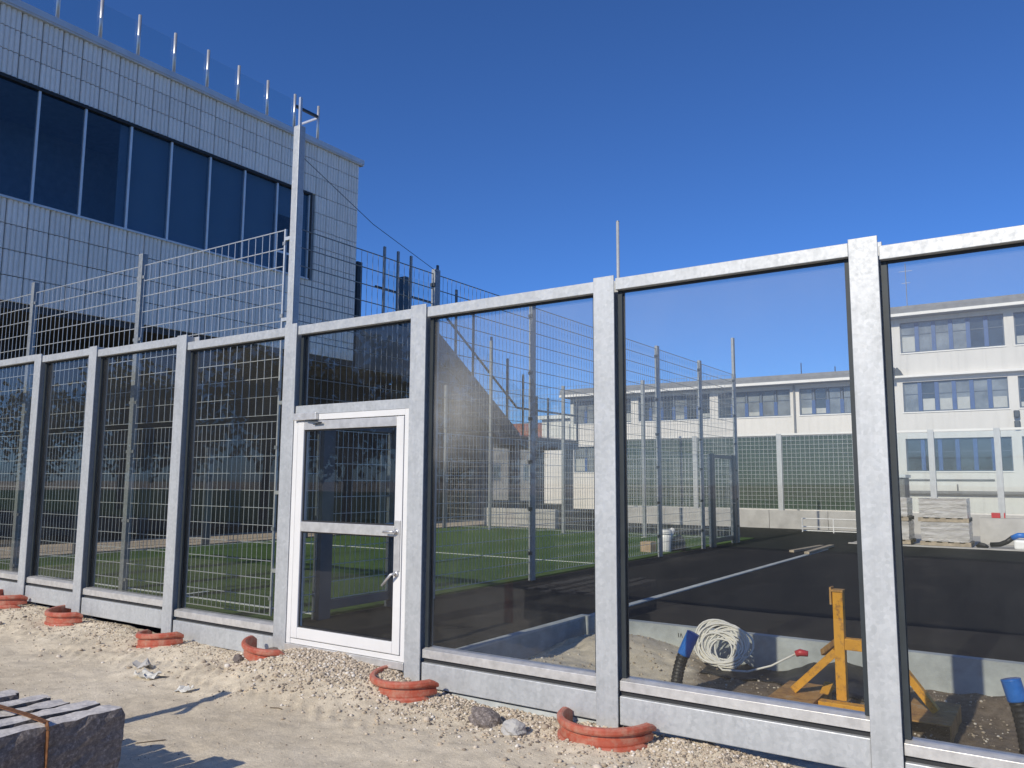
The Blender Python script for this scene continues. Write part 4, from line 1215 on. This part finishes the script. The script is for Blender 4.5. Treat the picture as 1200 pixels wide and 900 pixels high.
def twig(pts, label, r=0.004):
    o = MB().tube([(a, b, gzs(a, b) + 0.006) for a, b in pts], r, 5).build('twig', M['twig']); tag(o, label, 'twig', 'loose twigs on the sand')
twig([(-4.2, -0.92), (-3.95, -0.86), (-3.75, -0.82)], 'thin dark twig between the two grey scraps')
twig([(-2.33, -1.0), (-2.27, -0.97), (-2.22, -0.98)], 'short dark twig right of the long pole shadow')
twig([(-2.42, -2.02), (-2.36, -1.93), (-2.33, -1.86)], 'short twig beside the granite slab stack', 0.003)

# ------------------------------------------------------------------ stack of granite slabs, bottom left
HS = 0.50
rs = random.Random(4)
xr = -1.60
wds = [0.145, 0.125, 0.12, 0.13, 0.12, 0.125, 0.12, 0.125]
ends = [-2.61, -2.66, -2.72, -2.70, -2.76, -2.68, -2.80, -2.74]
tops = [0.0, 0.014, -0.022, -0.012, 0.006, -0.024, 0.0, -0.018]
slab_lab = ['rightmost granite slab of the strapped stack, its dark side facing us', 'second granite slab from the right in the strapped stack', 'third granite slab from the right in the strapped stack', 'fourth granite slab from the right in the strapped stack',
            'fifth granite slab from the right in the strapped stack', 'sixth granite slab from the right in the strapped stack', 'seventh granite slab from the right in the strapped stack', 'leftmost granite slab of the strapped stack']
def slab(x0, x1, y0, y1, z0, z1, seed):
    import bmesh
    r = np.random.default_rng(seed)
    bm = bmesh.new()
    nx, ny, nz = 4, 26, 10
    def P(i, j, k): return (x0 + (x1 - x0) * i / nx, y0 + (y1 - y0) * j / ny, z0 + (z1 - z0) * k / nz)
    vm = {}
    for i in range(nx + 1):
        for j in range(ny + 1):
            for k in range(nz + 1):
                if i in (0, nx) or j in (0, ny) or k in (0, nz):
                    p = P(i, j, k); q = r.uniform(-1, 1, 3)
                    a = 0.008
                    w = np.array([0.9 if i in (0, nx) else 0.2, 1.6 if j in (0, ny) else 0.3, 0.55 if k in (0, nz) else 0.2])
                    edge = (i in (0, nx)) + (j in (0, ny)) + (k in (0, nz))
                    d = np.zeros(3)
                    if edge >= 2: d = np.array([(-1 if i == nx else 1) * (i in (0, nx)), (-1 if j == ny else 1) * (j in (0, ny)), (-1 if k == nz else 1) * (k in (0, nz))]) * r.uniform(0, 0.006)
                    vm[i, j, k] = bm.verts.new(tuple(np.array(p) + q * a * w + d))
    def quad(a, b, c, d): bm.faces.new([vm[a], vm[b], vm[c], vm[d]])
    for i in range(nx):
        for j in range(ny):
            quad((i, j, 0), (i, j + 1, 0), (i + 1, j + 1, 0), (i + 1, j, 0)); quad((i, j, nz), (i + 1, j, nz), (i + 1, j + 1, nz), (i, j + 1, nz))
    for i in range(nx):
        for k in range(nz):
            quad((i, 0, k), (i + 1, 0, k), (i + 1, 0, k + 1), (i, 0, k + 1)); quad((i, ny, k), (i, ny, k + 1), (i + 1, ny, k + 1), (i + 1, ny, k))
    for j in range(ny):
        for k in range(nz):
            quad((0, j, k), (0, j, k + 1), (0, j + 1, k + 1), (0, j + 1, k)); quad((nx, j, k), (nx, j + 1, k), (nx, j + 1, k + 1), (nx, j, k + 1))
    org = Vector(((x0 + x1) / 2, (y0 + y1) / 2, z0))
    for v in bm.verts: v.co -= org
    me = bpy.data.meshes.new('granite_slab'); bm.to_mesh(me); bm.free(); me.materials.append(M['granite']); me.materials.append(M['granite_top'])
    for p in me.polygons:
        if p.normal.z > 0.75 and p.center.z > (z1 - z0) * 0.9: p.material_index = 1
    return place('granite_slab', me, org)
x = xr
for i, wd in enumerate(wds):
    o = slab(x - wd + 0.008, x, -4.3, ends[i], 0.115, HS + tops[i], 40 + i)
    tag(o, slab_lab[i], 'stone slab', 'granite slabs in the strapped stack')
    x -= wd
xl = x
for i, yy in enumerate((-4.0, -2.95)):
    o = B(xl - 0.02, xr + 0.02, yy - 0.05, yy + 0.05, 0.0, 0.108).build('timber_bearer', M['wood'], bevel=0.005)
    tag(o, ['rear timber bearer under the granite slab stack', 'front timber bearer under the granite slab stack'][1 - i], 'timber')
ys_ = -3.02
so = MB()
pts = [(xr + 0.012, 0.09), (xr + 0.012, HS - 0.02), (xr - 0.005, HS + 0.016)] + [(xr - 0.2, HS + 0.022), (xr - 0.6, HS + 0.016), (xl + 0.02, HS + 0.02), (xl - 0.01, HS - 0.02), (xl - 0.01, 0.09)]
for (a, b), (c_, d) in zip(pts[:-1], pts[1:]):
    so.beam((a, ys_, b), (c_, ys_, d), 0.034, 0.004, up=(0, 1, 0) if abs(a - c_) < 0.02 else (0, 0, 1))
o = so.build('steel_strap', M['strap']); tag(o, 'rusty steel strap tied over the granite slab stack', 'strap')

# post whose shadow falls past the stack; it stands just outside the picture and mirrors in the glass
mp = thing('marker_post', 'orange marker post with side arm mirrored in the glass right of the door', 'marker post', (-3.06, -3.1, 0))
MB().tube([(-3.06, -3.1, -0.1), (-3.06, -3.1, 1.25)], 0.055, 10).build('pole', M['orange'], mp, smooth=True)
MB().tube([(-3.06, -3.1, 1.25), (-3.06, -3.1, 1.36)], [0.075, 0.07], 10).build('head', M['orange'], mp)
MB().beam((-3.05, -3.1, 1.22), (-2.90, -3.12, 1.05), 0.045, 0.045).build('arm', M['wood'], mp)

# ------------------------------------------------------------------ things in the trench
def corr_pipe(label, pts, r, capn):
    t = thing('drain_pipe', label, 'pipe', pts[0], 'capped pipes in the trench')
    P = [Vector(p) for p in pts]
    # resample along a smooth path
    Q = []
    seg = 26
    for i in range(seg * (len(P) - 1) + 1):
        u = i / seg; k = min(int(u), len(P) - 2); f = u - k
        p0, p1, p2, p3 = P[max(k - 1, 0)], P[k], P[k + 1], P[min(k + 2, len(P) - 1)]
        Q.append(0.5 * ((2 * p1) + (-p0 + p2) * f + (2 * p0 - 5 * p1 + 4 * p2 - p3) * f * f + (-p0 + 3 * p1 - 3 * p2 + p3) * f ** 3))
    c0 = len(Q) - capn
    rr = [r * (1.0 if i % 3 else 0.9) for i in range(c0 + 1)]
    MB().tube(Q[:c0 + 1], rr, 14).build('tube', M['black_plastic'], t, smooth=True)
    MB().tube(Q[c0:], [r * 1.06] * (capn - 1) + [r * 1.10], 16).build('cap', M['blue_plastic'], t, smooth=True)
    return t
corr_pipe('black drain pipe with blue cap bending up beside the white cable coil', [(-0.12, 1.52, -0.45), (-0.14, 1.55, -0.10), (-0.12, 1.62, 0.16), (-0.01, 1.66, 0.43)], 0.052, 20)
corr_pipe('black drain pipe with blue cap at the right edge of view', [(2.46, 1.62, -0.5), (2.44, 1.60, -0.2), (2.41, 1.60, 0.10), (2.35, 1.60, 0.375)], 0.060, 16)

rc = random.Random(3)
cc = Vector((-0.13, 2.76, 0.155))
path = []
turns = 22
knots = []
for k in range(turns + 1):
    R_ = rc.choice([0.255, 0.245, 0.235, 0.205, 0.17, 0.14])
    knots.append((R_ * rc.uniform(0.95, 1.1), R_ * rc.uniform(0.68, 0.80), rc.uniform(-0.06, 0.06) - (0.25 - R_) * 0.35, (R_ - 0.25) * 0.55 + rc.uniform(-0.025, 0.015), rc.uniform(-0.05, 0.05), rc.uniform(-0.9, 0.9)))
for i in range(turns * 28):
    a = 2 * math.pi * i / 28 - 2.2
    k = i // 28; f = (i % 28) / 28
    f = f * f * (3 - 2 * f)
    L = [knots[k][q] * (1 - f) + knots[k + 1][q] * f for q in range(6)]
    xx, zz = L[0] * math.cos(a), L[1] * math.sin(a)
    xr2 = xx * math.cos(L[5]) - zz * math.sin(L[5]); zr2 = xx * math.sin(L[5]) + zz * math.cos(L[5])
    path.append(cc + Vector((xr2 + L[2], L[4] + 0.55 * zr2, max(-0.205 + 0.012 * (k % 4), zr2 + L[3]))))
coil_o = thing('cable_coil', 'tangled white cable coil leaning on the trench kerb', 'cable', (-0.12, 2.9, -0.05))
MB().tube(path, 0.0095, 6).build('cable_loops', M['cable'], coil_o, smooth=True)
MB().tube([path[0]] + [Vector((-0.1, 2.62, -0.07)), Vector((0.15, 2.60, -0.05)), Vector((0.36, 2.66, 0.02)), Vector((0.50, 2.74, 0.10)), Vector((0.57, 2.78, 0.14))], 0.0105, 6).build('cable_end', M['cable'], coil_o, smooth=True)
MB().tube([(0.56, 2.77, 0.135), (0.60, 2.78, 0.15), (0.67, 2.79, 0.145)], [0.028, 0.034, 0.026], 10).build('plug', M['red_plastic'], coil_o, smooth=True)

V = []; F = []
nx_, ny_ = 24, 8
rn = random.Random(5)
for i in range(nx_ + 1):
    for j in range(ny_ + 1):
        xx = -0.25 + 1.65 * i / nx_; yy = 2.40 + 0.75 * j / ny_ + 0.05 * math.sin(i * 0.8)
        base = gzs(xx, yy) + 0.006
        V.append((xx, yy, base + 0.14 * max(0, math.sin((i - 9) / 14 * math.pi)) * (j / ny_) + 0.010 * math.sin(i * 1.9 + j) + rn.uniform(0, 0.012)))
for i in range(nx_):
    for j in range(ny_):
        F.append((i * (ny_ + 1) + j, (i + 1) * (ny_ + 1) + j, (i + 1) * (ny_ + 1) + j + 1, i * (ny_ + 1) + j + 1))
o = MB().add(V, F).build('black_sheet', M['black_plastic'], smooth=True)
sm = o.modifiers.new('thickness', 'SOLIDIFY'); sm.thickness = 0.006
tag(o, 'crumpled black plastic sheet under the white cable coil', 'sheet')

# yellow steel stand
stand = thing('steel_stand', 'rusty yellow steel stand on two channel feet in the trench', 'stand', (1.25, 2.0, -0.14))
YC = 1.95
def channel(x0, x1, y0, y1, z0, z1, t=0.012):
    return MB().box(x0, x1, y0, y1, z1 - t, z1).box(x0, x0 + t, y0, y1, z0, z1 - t).box(x1 - t, x1, y0, y1, z0, z1 - t)
channel(0.62, 0.98, 1.62, 2.32, -0.17, -0.01).build('foot', M['rusty'], stand, bevel=0.003)
channel(1.62, 1.96, 1.62, 2.32, -0.17, -0.01).build('foot', M['rusty'], stand, bevel=0.003)
B(0.985, 1.615, 1.80, 1.90, -0.13, -0.02).build('base_beam', M['yellow'], stand, bevel=0.004)
B(1.105, 1.185, YC - 0.04, YC + 0.04, -0.02, 0.845).build('upright', M['yellow'], stand, bevel=0.004)
MB().box(1.085, 1.10, YC - 0.05, YC + 0.05, 0.74, 0.88).box(1.10, 1.19, YC - 0.05, YC + 0.05, 0.846, 0.862).build('upright_cap', M['rusty'], stand)
B(1.186, 1.465, YC - 0.04, YC + 0.04, 0.385, 0.475).build('arm', M['yellow'], stand, bevel=0.004)
B(1.466, 1.54, YC - 0.04, YC + 0.04, -0.02, 0.50).build('upright', M['yellow'], stand, bevel=0.004)
MB().beam((1.11, YC, 0.36), (0.76, YC - 0.02, 0.01), 0.07, 0.06).build('brace', M['yellow'], stand, bevel=0.003)
MB().beam((1.13, YC + 0.045, 0.44), (0.93, YC + 0.35, 0.27), 0.06, 0.05).build('brace', M['rusty'], stand, bevel=0.003)
MB().beam((1.535, YC, 0.38), (1.83, YC - 0.02, 0.0), 0.065, 0.055).build('brace', M['yellow'], stand, bevel=0.003)
MB().prism([(2.0, -0.009), (2.28, -0.009), (2.2, 0.05)], 'x', 0.95, 1.02).build('gusset', M['yellow'], stand, fix=True)

# ------------------------------------------------------------------ trees behind the viewer, mirrored in the glass
def tree(x, y, h, rad, label, seed, n=2600):
    r = np.random.default_rng(seed)
    t = thing('garden_tree', label, 'tree', (x, y, 0), 'trees mirrored in the glass')
    tk = MB().tube([(x, y, -0.1), (x + 0.1, y, h * 0.3), (x - 0.05, y + 0.1, h * 0.75)], [0.20, 0.15, 0.05], 8)
    for k in range(6):
        a = r.uniform(0, 6.28); z = h * r.uniform(0.3, 0.55)
        tk.tube([(x, y, z), (x + math.cos(a) * rad * 0.4, y + math.sin(a) * rad * 0.4, z + h * 0.15), (x + math.cos(a) * rad * 0.75, y + math.sin(a) * rad * 0.75, z + h * 0.22)], [0.08, 0.05, 0.02], 6)
    tk.build('trunk', M['bark'], t, smooth=True)
    nc = 46
    cl = r.normal(size=(nc, 3)); cl /= np.linalg.norm(cl, axis=1)[:, None]
    cl *= (r.random((nc, 1)) ** 0.5)
    cl = cl * np.array([rad, rad, h * 0.36]) + np.array([x, y, h * 0.62])
    idx = r.integers(0, nc, n)
    p = cl[idx] + r.normal(size=(n, 3)) * rad * 0.17
    s = r.uniform(0.10, 0.22, n)
    a = r.normal(size=(n, 3)); a /= np.linalg.norm(a, axis=1)[:, None]
    b = np.cross(a, r.normal(size=(n, 3))); b /= np.linalg.norm(b, axis=1)[:, None]
    V = np.stack([p - a * s[:, None], p + b * s[:, None] * 0.6, p + a * s[:, None], p - b * s[:, None] * 0.6], 1).reshape(-1, 3)
    F = np.arange(4 * n).reshape(n, 4)
    mb = MB(); mb.v = [tuple(q) for q in V]; mb.f = [tuple(int(k) for k in q) for q in F]
    mb.build('crown', M['leaf'], t)
TR = [(-19, -16, 7.2, 2.6), (-25, -17, 8.0, 3.0), (-33, -18, 7.5, 3.2), (-41, -20, 8.5, 3.2), (-14.5, -18, 6.2, 2.2), (-52, -21, 8.0, 3.4)]
TL = ['leafy tree mirrored in the glass just left of the door', 'taller leafy tree mirrored in the second pane left of the door', 'leafy tree mirrored in the third pane left of the door', 'leafy tree mirrored near the left edge of the fence', 'small leafy tree mirrored in the door glass', 'far tree mirrored in the outermost left pane']
for i, ((x, y, h, r_), lab) in enumerate(zip(TR, TL)):
    tree(x, y, h, r_, lab, 100 + i)
